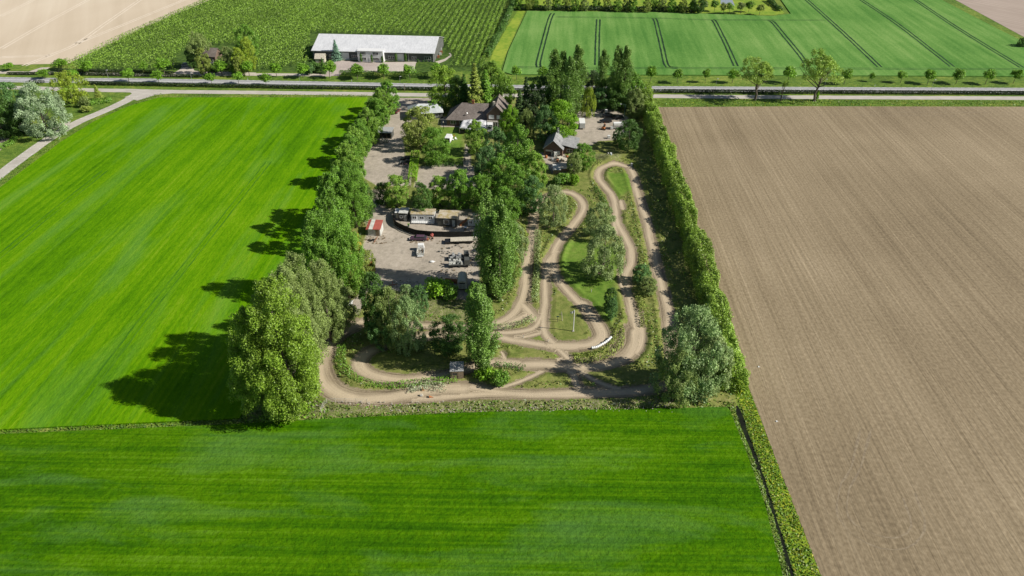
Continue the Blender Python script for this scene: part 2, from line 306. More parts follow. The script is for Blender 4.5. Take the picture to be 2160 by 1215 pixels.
dashes('side_road_marking', SIDE[1:], .12, .8, 1.6, MARK, -.008, 1.75); dashes('side_road_marking', SIDE[1:], .12, .8, 1.6, MARK, -.008, -1.75)
FP = [(-500, 145), (0, 152.5), (100, 153.5), (350, 158), (540, 157), (700, 158.5)]
ribbon('far_path', FP, 3.6, PATH, -.025, .1)
sheet('field_entrance', [(60, 151), (86, 142.5), (106, 142), (98, 147), (80, 153)], PATH, .008)
sheet('house_drive', [(362, 156), (380, 146), (384, 139), (405, 139), (410, 149), (540, 153), (540, 158), (370, 160)], PATH, -.018)
sheet('warehouse_forecourt', [(672, 160), (690, 130), (700, 126), (790, 131), (880, 130), (874, 137), (876, 152), (722, 152), (716, 160)], KLINK, -.014)
sheet('forecourt_concrete', [(800, 133), (878, 130.5), (873, 150), (790, 151)], PATH, -.008)
sheet('forecourt_path', [(918, 130), (938, 124), (950, 116), (946, 112), (951, 112), (953, 118), (940, 128), (925, 134)], PATH, -.012)
sheet('garden_soil', [(-100, 296), (0, 288), (22, 292), (0, 318), (-90, 350)], SOIL2, -.02)
sheet('lay_by', [(104, 266), (150, 254), (145, 262), (112, 272)], PATH, -.013)
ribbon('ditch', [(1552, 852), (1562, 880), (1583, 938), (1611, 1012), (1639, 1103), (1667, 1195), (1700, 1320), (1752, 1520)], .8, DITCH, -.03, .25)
# ------------------------------------------------------------------ the plot: track, yards, grass (one shaped terrain, split by surface)
def w(pts): return smooth(GA(pts), .6)
TR = [  # centre line, half width
 ([(1440, 806), (1400, 815), (1330, 826), (1240, 827), (1150, 831), (1080, 830), (1020, 822), (960, 815), (910, 820), (860, 832), (800, 839), (745, 836), (702, 822), (680, 795), (675, 765), (687, 735), (708, 705), (745, 683), (800, 677), (860, 683), (930, 688), (1000, 690), (1045, 684), (1080, 665), (1100, 635), (1108, 600), (1112, 560), (1118, 520), (1124, 480), (1131, 440), (1150, 416), (1185, 405), (1213, 411), (1229, 428), (1226, 450), (1205, 482), (1180, 512), (1166, 545), (1170, 580), (1195, 612), (1235, 652), (1264, 685), (1273, 708), (1260, 724), (1225, 732), (1180, 734), (1130, 727), (1080, 717), (1035, 708), (960, 703), (890, 710), (820, 725), (775, 742), (755, 765), (768, 786), (810, 800), (860, 803), (915, 795), (965, 785), (1005, 772), (1050, 765), (1110, 769), (1190, 772), (1260, 769), (1315, 755), (1338, 730), (1345, 700), (1335, 660), (1326, 620), (1320, 585), (1331, 555), (1330, 522), (1314, 492), (1301, 465), (1298, 440), (1289, 412), (1275, 393), (1263, 374), (1270, 356), (1298, 347), (1326, 352)], 1.7),
 ([(980, 822), (910, 826), (860, 835), (800, 842), (745, 838), (703, 822), (682, 795), (677, 765), (689, 735), (712, 706), (748, 685)], 2.7),
 ([(960, 703), (890, 710), (820, 725), (778, 742), (760, 765), (773, 784), (812, 797), (860, 801), (915, 794)], 2.0), ([(1110, 769), (1190, 772), (1260, 769), (1315, 755), (1338, 730), (1340, 700)], 2.3), ([(1230, 640), (1258, 685), (1267, 708), (1255, 722), (1225, 730), (1160, 730)], 2.1), ([(1145, 480), (1205, 475), (1183, 508), (1168, 542)], .1),
 ([(1400, 817), (1330, 828), (1240, 830), (1150, 833), (1080, 833), (1000, 833), (930, 838), (860, 842), (800, 844)], 1.6),
 ([(1152, 575), (1150, 600), (1149, 640), (1146, 670), (1148, 700), (1163, 720), (1185, 745), (1205, 765)], 1.35),
 ([(1172, 530), (1158, 548), (1152, 575)], 1.6), ([(1040, 703), (1090, 700), (1125, 690), (1143, 665)], 1.3),
 ([(1100, 640), (1115, 655), (1128, 672)], 1.9), ([(1060, 690), (1090, 675), (1118, 662)], 1.7), ([(1045, 713), (1100, 712), (1140, 702)], .9),
 ([(1030, 823), (1075, 813), (1112, 799), (1145, 782)], .8), ([(1195, 778), (1212, 790), (1218, 812), (1230, 826)], 1.2), ([(1225, 783), (1250, 800), (1290, 818), (1340, 824)], .9),
 ([(1326, 352), (1338, 375), (1350, 420), (1362, 462), (1374, 510), (1385, 560), (1396, 605), (1406, 650), (1412, 700), (1420, 760), (1425, 800)], 1.8),
 ([(1296, 440), (1296, 465), (1300, 492)], 1.2), ([(1310, 425), (1314, 440)], 1.2), ([(1308, 560), (1308, 590), (1318, 620)], .8), ([(1345, 660), (1350, 700), (1345, 735), (1320, 757)], 1.6),
 ([(1180, 733), (1196, 748), (1160, 768), (1120, 768)], .7), ([(1060, 745), (1070, 765)], .6)]
YARD = [[(760, 450), (800, 440), (835, 440), (848, 478), (905, 498), (1010, 500), (1012, 640), (935, 628), (870, 620), (822, 612), (745, 620), (735, 560), (768, 515), (775, 480)],
 [(830, 448), (1020, 440), (1020, 500), (905, 498), (850, 480)], [(790, 445), (785, 400), (812, 400), (812, 445)],
 [(752, 350), (782, 300), (796, 262), (812, 232), (836, 208), (840, 200), (906, 202), (906, 214), (885, 235), (862, 262), (852, 300), (854, 330), (872, 330), (866, 392), (795, 392), (765, 374)],
 [(873, 395), (886, 352), (950, 345), (976, 350), (1000, 350), (1004, 400), (940, 402)], [(976, 352), (982, 305), (993, 305), (993, 352)],
 [(1138, 322), (1190, 322), (1200, 345), (1212, 348), (1212, 366), (1165, 366), (1152, 345)],
 [(1214, 312), (1210, 250), (1218, 236), (1240, 230), (1300, 232), (1325, 248), (1325, 288), (1295, 296), (1262, 298), (1232, 318), (1220, 320)],
 [(930, 246), (1060, 248), (1066, 270), (930, 268)], [(905, 203), (935, 203), (935, 222), (905, 222)], [(738, 640), (775, 600), (770, 640), (755, 665)]]
LAWN = [[(1180, 515), (1235, 505), (1300, 520), (1318, 560), (1300, 600), (1310, 650), (1290, 690), (1245, 650), (1185, 590), (1178, 560)], [(922, 268), (978, 268), (978, 350), (900, 350)],
 [(1278, 365), (1330, 365), (1338, 400), (1300, 420)], [(1108, 712), (1140, 700), (1153, 720)]]
BOUND = [(838, 206), (793, 262), (757, 345), (722, 450), (665, 640), (520, 884), (520, 892), (700, 882), (1000, 869), (1545, 860), (1555, 860), (1545, 770), (1492, 592), (1432, 420), (1376, 228), (1370, 209), (1080, 207)]
SCRUB = [[(660, 850), (760, 850), (900, 852), (1100, 845), (1300, 840), (1420, 828), (1430, 862), (1000, 878), (640, 890)], [(890, 640), (1000, 640), (1000, 680), (890, 678)], [(1255, 325), (1310, 325), (1310, 342), (1255, 342)], [(820, 590), (930, 600), (1000, 620), (1000, 645), (820, 640)]]
gs = .36; B = GA(BOUND); x0, y0 = B.min(0)-1; x1, y1 = B.max(0)+1
nx = int((x1-x0)/gs); ny = int((y1-y0)/gs); gx, gy = np.meshgrid(np.linspace(x0, x1, nx), np.linspace(y0, y1, ny)); P = np.stack([gx.ravel(), gy.ravel()], 1)
dB = sdist(P, B)
dirt = np.full(len(P), -9.); tu = np.zeros(len(P)); ts = np.zeros(len(P)); s0 = 0
for pts, hw in TR:
    C = w(pts)
    for i in range(len(C)-1):
        a = C[i]; b = C[i+1]; m = (np.abs(P[:, 0]-a[0]) < 8) & (np.abs(P[:, 1]-a[1]) < 8); q = P[m]; ab = b-a; Ls = math.hypot(*ab)
        t = np.clip(((q-a)@ab)/(Ls*Ls), 0, 1); r = q-(a+t[:, None]*ab); d = np.hypot(r[:, 0], r[:, 1]); sg = np.sign(ab[0]*r[:, 1]-ab[1]*r[:, 0]); val = hw-d
        idx = np.where(m)[0]; bt = val > dirt[idx]; k = idx[bt]; dirt[k] = val[bt]; tu[k] = (sg*d)[bt]/hw; ts[k] = s0+t[bt]*Ls; s0 += Ls
def multi(polys): 
    r = np.full(len(P), -9.)
    for p in polys: r = np.maximum(r, sdist(P, GA(p)))
    return r
dpoly = multi([[(1080, 655), (1100, 620), (1118, 590), (1124, 650), (1136, 666), (1148, 590), (1166, 600), (1160, 690), (1150, 700), (1132, 668), (1112, 668), (1080, 684), (1040, 690), (1040, 682)], [(1040, 702), (1112, 692), (1140, 672), (1146, 700), (1110, 711), (1040, 712)], [(1300, 700), (1345, 660), (1350, 735), (1320, 757), (1270, 768)]]); mk = dpoly > dirt; dirt = np.where(mk, dpoly, dirt); tu = np.where(mk & (np.abs(tu) < 1e-9), 2+P[:, 0]*.45, tu); ts = np.where(mk & (ts == 0), P[:, 1]*.7, ts)
yard = multi(YARD); lawn = multi(LAWN); scrub = multi(SCRUB)
jn = (vnoise(P[:, 0]*.9, P[:, 1]*.9, 3)-.5)*.9+(vnoise(P[:, 0]*2.3, P[:, 1]*2.3, 4)-.5)*.5
dirt_j = dirt+jn*1.0; yard_j = yard+jn*1.6
Z = -.02+.06*(vnoise(P[:, 0]*.5, P[:, 1]*.5, 5))
shoulder = np.exp(-((dirt+.9)/.7)**2); Z += shoulder*(.1+.55*np.clip(vnoise(P[:, 0]*.12, P[:, 1]*.12, 8)-.25, 0, 1))*np.where(yard > -.5, 0, 1)
Z += np.where(dirt > 0, .04*np.sin(tu*9+ts*.2)*vnoise(ts*.3, tu*2, 6), 0)+np.where((dirt < -.8) & (yard < 0), .18*vnoise(P[:, 0]*.8, P[:, 1]*.8, 7), 0)
mound = G(1283, 338); Z += 1.5*np.exp(-(((P[:, 0]-mound.x)/3.2)**2+((P[:, 1]-mound.y)/2.2)**2))+.25*vnoise(P[:, 0]*1.5, P[:, 1]*1.5, 9)*np.exp(-(((P[:, 0]-mound.x)/5)**2+((P[:, 1]-mound.y)/3)**2))
Z += np.clip(scrub, 0, 1)*.3*vnoise(P[:, 0]*1.1, P[:, 1]*1.1, 11)
Z = np.where(dB < 1.2, Z*np.clip(dB/1.2, 0, 1)-.03, Z)
def plotmat():
    m, nt, b = nodes('plot_surface'); tc = nd(nt, 'ShaderNodeTexCoord').outputs['Object']
    A = lambda n: nd(nt, 'ShaderNodeAttribute', attribute_name=n).outputs['Fac']
    n1 = noise(nt, tc, .12, 3); n2 = noise(nt, tc, .7, 4); n3 = noise(nt, tc, 2.6, 4, .65)
    jit = mth(nt, 'MULTIPLY_ADD', n3, 1.6, -.8)
    g = mth(nt, 'MULTIPLY_ADD', mth(nt, 'ADD', mth(nt, 'ADD', mth(nt, 'MULTIPLY', n1, .4), mth(nt, 'MULTIPLY', n2, .35)), mth(nt, 'MULTIPLY', n3, .35)), 2.0, -.6, True)
    grass = ramp(nt, g, [(.03, (.05, .09, .015)), (.3, (.115, .155, .03)), (.6, (.20, .215, .06)), (.95, (.31, .275, .13))])
    lawn = ramp(nt, g, [(.1, (.05, .12, .012)), (.5, (.11, .195, .022)), (.9, (.20, .25, .055))])
    gl = mixc(nt, mth(nt, 'MULTIPLY_ADD', mth(nt, 'ADD', A('lawn'), mth(nt, 'MULTIPLY_ADD', n2, 4.0, -2.0)), .6, .3, True), grass, lawn)
    scr = ramp(nt, n3, [(.3, (.08, .13, .02)), (.52, (.16, .18, .06)), (.62, (.27, .24, .15)), (.75, (.34, .29, .21))])
    gl = mixc(nt, mth(nt, 'MULTIPLY_ADD', mth(nt, 'ADD', A('scrub'), jit), .8, .4, True), gl, scr)
    # dirt: pale racing line, brown rutted sides
    uv = nd(nt, 'ShaderNodeCombineXYZ'); nt.links.new(A('tu'), uv.inputs[0]); nt.links.new(A('ts'), uv.inputs[1])
    st = noise(nt, uv.outputs[0], 3.2, 4, .6, 2.4, .03); ln = mth(nt, 'MULTIPLY_ADD', noise(nt, uv.outputs[0], .8, 2, .5, .001, .06), 1.6, -.8)
    off = mth(nt, 'ABSOLUTE', mth(nt, 'SUBTRACT', A('tu'), ln)); line = mth(nt, 'SUBTRACT', 1.25, mth(nt, 'MULTIPLY', off, 1.7), None, True)
    dcol = ramp(nt, mth(nt, 'MULTIPLY_ADD', mth(nt, 'ADD', mth(nt, 'MULTIPLY', st, .75), mth(nt, 'MULTIPLY', n3, .35)), 2.0, -.6, True), [(.15, (.085, .066, .042)), (.5, (.215, .172, .115)), (.85, (.37, .31, .215))])
    dcol = mixc(nt, mth(nt, 'MULTIPLY', line, .85), dcol, (.50, .415, .295))
    df = mth(nt, 'MULTIPLY_ADD', mth(nt, 'ADD', A('dirt'), mth(nt, 'ADD', jit, mth(nt, 'MULTIPLY_ADD', n2, 1.6, -.8))), 2.5, .5, True)
    y = mth(nt, 'MULTIPLY_ADD', mth(nt, 'ADD', mth(nt, 'ADD', mth(nt, 'MULTIPLY', n1, .35), mth(nt, 'MULTIPLY', n2, .4)), mth(nt, 'MULTIPLY', n3, .3)), 2.0, -.55, True)
    ycol = ramp(nt, y, [(.02, (.15, .13, .105)), (.3, (.30, .265, .215)), (.6, (.40, .352, .29)), (.95, (.50, .45, .38))])
    wv = noise(nt, tc, .55, 4, .6, 1, .10, .5, 1.2); wm = mth(nt, 'SUBTRACT', 1.0, mth(nt, 'MULTIPLY', mth(nt, 'ABSOLUTE', mth(nt, 'SUBTRACT', wv, .5)), 26), None, True)
    ycol = mixc(nt, mth(nt, 'MULTIPLY', wm, .16), ycol, (.17, .145, .115)); st2 = noise(nt, tc, .28, 5, .7); ycol = mixc(nt, mth(nt, 'MULTIPLY_ADD', st2, 7, -4.0, True), ycol, (.20, .18, .15))
    ycol = mixc(nt, mth(nt, 'MULTIPLY_ADD', noise(nt, tc, .45, 5, .7, 1, 1, 1.0), 9, -6.0, True), ycol, (.12, .15, .04))
    yf = mth(nt, 'MULTIPLY_ADD', mth(nt, 'ADD', A('yard'), jit), 1.5, .5, True)
    c = mixc(nt, df, gl, dcol); c = mixc(nt, yf, c, ycol)
    nt.links.new(c, b.inputs['Base Color'])
    hh = mth(nt, 'ADD', mth(nt, 'MULTIPLY', n3, .6), mth(nt, 'MULTIPLY', st, .5)); bump(nt, b, hh, .55, .18); return m
PM = plotmat()
attrs = dict(dirt=dirt, tu=tu, ts=ts, yard=yard, lawn=lawn, scrub=scrub)
ii = (np.arange(ny-1)[:, None]*nx+np.arange(nx-1)[None, :]).ravel(); Q = np.stack([ii, ii+1, ii+nx+1, ii+nx], 1)
keep = dB[Q].min(1) > -.1; Q = Q[keep]
cls = np.where(yard_j[Q].mean(1) > 0, 2, np.where(dirt_j[Q].mean(1) > 0, 1, 0)); V3 = np.c_[P, Z]
for k, nm in ((0, 'rough_grass'), (1, 'dirt_track'), (2, 'yard')):
    q = Q[cls == k]; u, inv = np.unique(q, return_inverse=True); me = mkmesh(nm, V3[u], inv.reshape(q.shape), [PM], True)
    for an, av in attrs.items():
        a = me.attributes.new(an, 'FLOAT', 'POINT'); a.data.foreach_set('value', av[u].astype(np.float32))
    tag(link(nm, me), kind='structure')
def groundz(x, y):
    i = int(round((x-x0)/(x1-x0)*(nx-1))); j = int(round((y-y0)/(y1-y0)*(ny-1)))
    return float(Z[j*nx+i]) if 0 <= i < nx and 0 <= j < ny and dB[j*nx+i] > 0 else -.05
# ------------------------------------------------------------------ foliage
rng = np.random.default_rng(7)
def unit(n, up=0.0):
    d = rng.normal(size=(n, 3)); d[:, 2] += up; return d/np.linalg.norm(d, axis=1)[:, None]
def quads(c, nrm, s, asp=.62):
    r = rng.normal(size=c.shape); t = np.cross(nrm, r); t /= np.linalg.norm(t, axis=1)[:, None]+1e-9; b = np.cross(nrm, t); s = s[:, None]
    V = np.stack([c+t*s, c+b*s*asp, c-t*s, c-b*s*asp], 1).reshape(-1, 3); n = len(c)
    return V, np.arange(n*4).reshape(n, 4)
def fol(name, c, nrm, s, v, mat=None, asp=.62):
    V, Fc = quads(c, nrm, s, asp); me = mkmesh(name, V, Fc, [mat] if mat else [BARK]); a = me.attributes.new('v', 'FLOAT', 'FACE'); a.data.foreach_set('value', v.astype(np.float32)); return me
def puffs(pc, pr, pb, n, ls, up=.3, fill=.25, droop=0):
    """pc centres, pr radii, pb vertical stretch, n leaves each"""
    k = len(pc); idx = np.repeat(np.arange(k), n); N = len(idx); d = unit(N, .25); rad = .72+.38*rng.random(N)
    inn = rng.random(N) < fill; rad[inn] *= rng.random(inn.sum())
    off = d*rad[:, None]*pr[idx][:, None]; off[:, 2] *= pb[idx]
    if droop: off[:, 2] -= droop*rng.random(N)**2*pr[idx]
    c = pc[idx]+off; nn = d+.75*rng.normal(size=(N, 3)); nn[:, 2] += up; nn /= np.linalg.norm(nn, axis=1)[:, None]
    v = np.clip(.5+.22*rng.normal(size=k)[idx]+.2*rng.normal(size=N), 0, 1)
    return c, nn, ls*(.6+.8*rng.random(N)), v
def limbs(h, w, th, n=9, r0=None, top=.85, spread=.7):
    m = MB(); r0 = r0 or h*.016+.06; z = np.linspace(0, h*top, 6); bx = rng.normal(size=(6, 2))*w*.015; bx[0] = 0; tp = [(bx[i, 0], bx[i, 1], z[i]) for i in range(6)]
    m.tube(tp, [r0*(1-i/5*.88) for i in range(6)], 7)
    for i in range(n):
        a = rng.random()*6.28; zz = th+(h*top-th)*(.05+.75*i/n); L_ = w*.5*spread*(.6+.4*rng.random())*(1-.4*i/n); rr = r0*.38*(1-.5*i/n); e = L_*.9
        m.tube([(0, 0, zz), (math.cos(a)*L_*.5, math.sin(a)*L_*.5, zz+e*.35), (math.cos(a+.2)*L_, math.sin(a+.2)*L_, zz+e)], [rr, rr*.6, rr*.2], 5)
    return mkmesh('trunk', m.v, m.f, [BARK])
def lobed(h, w_, th, nl, npf, lr, pr0, pb, prof, n, ls, up=.35, fill=.2, droop=0, upl=.2, lz=1.0):
    """a crown of nl separate lobes set over an envelope, each lobe a cluster of npf puffs"""
    Lc = []; hc = (h-th)
    for i in range(nl):          # best-candidate spread over the envelope
        best = None
        for c_ in range(14):
            z = rng.random()*.94+.03; a = rng.random()*6.283; R_ = w_*.5*prof(z)*(.62+.22*rng.random()) if rng.random() > .18 else w_*.18*rng.random()
            p = np.array([math.cos(a)*R_, math.sin(a)*R_, th+z*hc*.93]); dd = min([np.linalg.norm((p-q)*(1, 1, .7)) for q in Lc]) if Lc else 1
            if best is None or dd > best[0]: best = (dd, p)
        Lc.append(best[1])
    Lc.append(np.array([.0, 0, h-lr*lz*1.05])); Lc = np.array(Lc); k = len(Lc); rl = lr*(.65+.6*rng.random(k)); idx = np.repeat(np.arange(k), npf)
    out = Lc.copy(); out[:, 2] = (out[:, 2]-th-hc*.35)*.8; out /= np.linalg.norm(out, axis=1)[:, None]+1e-6
    d = unit(len(idx), upl)+out[idx]*.55; d /= np.linalg.norm(d, axis=1)[:, None]; rad = rl[idx]*(.5+.6*rng.random(len(idx)))
    pc = Lc[idx]+d*rad[:, None]*np.array([1, 1, lz]); pr = pr0*(.6+.8*rng.random(len(idx))); pc[:, 2] = np.clip(pc[:, 2], th*.8+.1, h-pr*pb*.8)
    return puffs(pc, pr, pb*(.85+.4*rng.random(len(idx))), n, ls, up, fill, droop)
def crown(kind, var):
    """returns (crown mesh, trunk mesh, h0, w0) of a nominal tree"""
    lob = unit(9); 
    def lobes(d, a=.3, p=3): return 1-a+a*1.6*np.max(np.clip(d@lob.T, 0, 1)**p, axis=1)
    if kind == 'poplar':      # big broad crown of upward plumes
        h, w_, th = 30, 13, 2.5; c = lobed(h, w_, th, 48, 9, 1.85, .82, 1.7, lambda z: min(1, .55+z*1.6)*max(.25, 1-max(0, z-.35)**1.5*1.5), 130, .155, .35, .15, .2, .6, 1.75); tr = limbs(h, w_, th+1, 14)
    elif kind == 'lombardy':
        h, w_, th = 26, 5.5, 1.2; k = 120; z = rng.random(k); prof = np.minimum(1, .35+z*3.2)*np.clip((1.02-z)*2.9, 0.1, 1)**.6; a = rng.random(k)*6.28; rr = w_*.5*prof*(.5+.55*rng.random(k))*(.8+.35*np.sin(a*3+z*9+var))
        pc = np.stack([np.cos(a)*rr, np.sin(a)*rr, th+z*(h-th-1.6)], 1); pr = (.55+.4*rng.random(k))*(.6+.5*prof); pb = 1.9+.9*rng.random(k); c = puffs(pc, pr, pb, 120, .18, .2, .2); tr = limbs(h, w_*.5, th, 6)
    elif kind == 'round':
        h, w_, th = 14, 12, 1.6; c = lobed(h, w_, th, 30, 9, 1.8, .72, .9, lambda z: math.sin(math.pi*min(1,max(0,z*.92+.1)))**.6, 84, .165, .4, .15, .2, .35, .85); tr = limbs(h, w_, th+.5, 10)
    elif kind == 'tall':
        h, w_, th = 16, 9, 1.2; c = lobed(h, w_, th, 30, 9, 1.4, .6, 1.2, lambda z: math.sin(math.pi*min(1,max(0,z*.92+.1)))**.6, 80, .16, .35, .15, .2, .5, 1.2); tr = limbs(h, w_, th+.5, 10)
    elif kind == 'willow':
        h, w_, th = 14, 11, 1.0; c = lobed(h, w_, th, 30, 9, 1.6, .55, 1.1, lambda z: math.sin(math.pi*min(1,max(0,z*.88+.16)))**.55, 84, .14, .3, .15, 1.5, .3, 1.0); tr = limbs(h, w_, th+.5, 12)
    elif kind == 'weep':
        h, w_, th = 10, 10, .8; c = lobed(h, w_, th, 24, 8, 1.4, .45, 1.3, lambda z: math.sin(math.pi*min(1,max(0,z*.85+.18)))**.5, 52, .16, .1, .15, 3.0, .35, .8); tr = limbs(h, w_, th, 9)
    elif kind == 'spruce':
        h, w_, th = 14, 6, .6; N = 6500; z = rng.random(N)**1.2; li = np.floor(z*15); bi = np.floor(rng.random(N)*9); q = rng.random(N)**.7; lay = li/15; ln = .6+.55*hsh(li.astype(int), bi.astype(int), var+3); a = bi/9*6.28+li*2.4+.26*rng.normal(size=N)*(1.1-q*.5); R_ = w_*.5*(1.02-lay)*ln
        cc = np.stack([np.cos(a)*R_*q, np.sin(a)*R_*q, th+(lay+.02+.035*rng.random(N))*(h-th)-R_*q*.35+.4], 1); nn = np.stack([np.cos(a)*.4, np.sin(a)*.4, np.ones(N)], 1)+.5*rng.normal(size=(N, 3)); nn /= np.linalg.norm(nn, axis=1)[:, None]
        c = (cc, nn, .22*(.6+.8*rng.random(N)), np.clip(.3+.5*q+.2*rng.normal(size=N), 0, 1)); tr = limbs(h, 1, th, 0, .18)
    elif kind == 'young':
        h, w_, th = 5.2, 3.4, 1.7; k = 26; d = unit(k, .1); r = .55+.45*rng.random(k); pc = np.stack([d[:, 0]*r*w_*.38, d[:, 1]*r*w_*.38, th+(h-th)*.47+(h-th)*.40*d[:, 2]*r], 1)
        pr = .42+.25*rng.random(k); pb = 1+.2*rng.random(k); c = puffs(pc, pr, pb, 70, .16, .35, .25); tr = limbs(h, w_*.7, th, 5, .08)
    elif kind == 'airy':
        h, w_, th = 16, 13, 5; k = 120; d = unit(k, .5); d[:, 2] = np.maximum(d[:, 2], -.35); r = (.5+.5*rng.random(k)**.5)*lobes(d, .35, 4); pc = np.stack([d[:, 0]*r*w_*.48, d[:, 1]*r*w_*.48, th+(h-th)*.42+(h-th)*.5*d[:, 2]*r], 1)
        pr = .6+.5*rng.random(k); pb = .9+.3*rng.random(k); c = puffs(pc, pr, pb, 85, .18, .4, .4); tr = limbs(h, w_, 3.6, 18, .42, .75, 1.1)
    elif kind == 'pollard':
        h, w_, th = 9, 5, 5.4; k = 20; d = unit(k, .2); r = .5+.5*rng.random(k); pc = np.stack([d[:, 0]*r*1.6+.9, d[:, 1]*r*1.6, 7.0+1.4*d[:, 2]*r], 1); pr = .5+.3*rng.random(k); pb = np.ones(k); c = puffs(pc, pr, pb, 60, .18, .3, .3)
        m = MB(); m.tube([(0, 0, 0), (.05, 0, 2), (.1, 0, 3.6)], [.38, .32, .3], 8); m.tube([(.1, 0, 3.4), (.7, .1, 5), (1.2, .1, 7.4)], [.25, .18, .08], 6); m.tube([(.1, 0, 3.4), (-.5, 0, 4.6), (-.75, .1, 6.6)], [.22, .15, .1], 6); m.tube([(.3, 0, 4), (.2, .5, 5.5), (.5, .6, 7)], [.15, .1, .06], 5); tr = mkmesh('trunk', m.v, m.f, [BARK])
    elif kind == 'column':
        h, w_, th = 5, 1.7, .2; k = 26; z = np.linspace(0, 1, k); a = rng.random(k)*6.28; pc = np.stack([np.cos(a)*.3, np.sin(a)*.3, .6+z*3.9], 1); pr = .55*np.clip(1.25-z**3, .4, 1); pb = np.full(k, 1.2); c = puffs(pc, pr, pb, 55, .14, .2, .2); tr = limbs(h, .6, th, 2, .08)
    else:                     # shrub
        h, w_, th = 3, 3.6, .1; k = 34; d = unit(k, .5); r = (.5+.5*rng.random(k))*lobes(d, .3, 4); pc = np.stack([d[:, 0]*r*w_*.4, d[:, 1]*r*w_*.4, h*.42+h*.4*d[:, 2]*r], 1)
        pr = .45+.35*rng.random(k); pb = .9+.2*rng.random(k); c = puffs(pc, pr, pb, 60, .17, .4, .25); tr = limbs(h*.9, w_, .2, 5, .07)
    return fol('crown', *c), tr, h, w_
CACHE = {}; COUNT = {}
NV = dict(poplar=3, lombardy=3, round=3, tall=3, willow=3, weep=2, young=3, shrub=3, spruce=2, airy=2)
NAMES = dict(poplar='poplar_tree', lombardy='lombardy_poplar', round='broadleaf_tree', tall='broadleaf_tree', willow='willow_tree', weep='weeping_willow', spruce='conifer_tree', young='young_street_tree', airy='open_crowned_tree', pollard='pollarded_tree', column='columnar_shrub', shrub='shrub')
def tree_at(kind, loc, h, w_, mat, label, group=None, cat='tree', name=None):
    i = COUNT.get(kind, 0); COUNT[kind] = i+1; v = i % NV.get(kind, 1)
    if (kind, v) not in CACHE: CACHE[(kind, v)] = crown(kind, v)
    cr, tr, h0, w0 = CACHE[(kind, v)]
    e = empty(name or NAMES[kind], loc, random.Random(i*7+len(kind)).random()*6.28 if kind != 'pollard' else 0, label, cat, group); e.scale = (w_/w0*.9, w_/w0*.9, h/h0)
    link('crown', cr, e, L[mat]); link('trunk', tr, e, BARK); return e
def tree(kind, xt, yt, h, w_, mat, label, group=None, **k):      # crown apex seen at xt,yt, height h
    p = G(xt, yt, h); return tree_at(kind, (p.x, p.y, groundz(p.x, p.y)-.05), h, w_, mat, label, group, **k)
def treeb(kind, xb, yb, yt, wpx, mat, label, group=None, **k):   # base seen at xb,yb, top row yt, width in pixels
    p = G(xb, yb); h = GH(xb, yb, yt)*(1.08 if kind == 'young' else 1); wpx = wpx*(1.38 if kind == 'young' else 1); s = F/(p.y*CP+(H-h*.6)*SP); return tree_at(kind, (p.x, p.y, groundz(p.x, p.y)-.05), h, wpx/s, mat, label, group, **k)
#TREES
# -- young street trees, two rows
YG = 'young trees along the main road'
def ordn(i): return ['first', 'second', 'third', 'fourth', 'fifth', 'sixth', 'seventh', 'eighth', 'ninth', 'tenth', 'eleventh', 'twelfth', 'thirteenth', 'fourteenth', 'fifteenth', 'sixteenth'][i]
FARL = [(20, 149, 133, 20), (131, 148, 126, 28), (187, 157, 128, 26), (305, 154, 131, 17), (348, 158, 125, 30), (469, 160, 128, 29), (526, 160, 128, 26), (584, 162, 133, 25), (640, 164, 134, 26), (696, 165, 132, 26), (754, 167, 137, 28), (810, 165, 136, 26), (865, 167, 137, 24), (921, 166, 135, 24)]
for i, (x, b, t, wd) in enumerate(FARL): treeb('young', x, b, t, wd, 'young', 'round young tree beside the far path west of the farm, %s from the left edge' % ordn(i), YG)
for i, (x, b, t, wd) in enumerate([(95, 166, 147, 23), (155, 165, 148, 22), (273, 174, 145, 25), (336, 175, 150, 23), (447, 178, 154, 23), (504, 178, 152, 22), (562, 180, 156, 21)]):
    treeb('young', x, b, t, wd, 'young', 'young tree on the narrow carriageway verge, %s from the left in its row' % ordn(i), YG)
for i, (x, b, t, wd) in enumerate([(1090, 168, 140, 20), (1145, 168, 142, 22), (1372, 172, 141, 23), (1428, 175, 145, 21), (1487, 174, 145, 16), (1544, 175, 147, 23), (1661, 176, 142, 26), (1780, 178, 145, 22), (1837, 172, 154, 12), (1899, 175, 150, 18), (1956, 177, 147, 23), (2016, 177, 146, 25), (2078, 178, 147, 23), (2137, 176, 146, 22)]):
    treeb('young', x, b, t, wd, 'young', 'young tree at the foot of the tramlined green field, %s from the left' % ordn(i), YG)
treeb('airy', 1592, 212, 117, 96, 'airy', 'large pale open-crowned tree on the verge, left of the bare forked one')
treeb('airy', 1718, 213, 104, 96, 'airy', 'large pale green open-crowned tree right of the pollarded tree, ivy at its trunk foot')
treeb('pollard', 1646, 214, 165, 20, 'airy', 'pollarded tree with bare forked stubs between the two large open-crowned trees')
treeb('column', 1722, 212, 190, 9, 'lime', 'green ivy shrub at the foot of the right open-crowned roadside tree', name='ivy_shrub', cat='shrub')
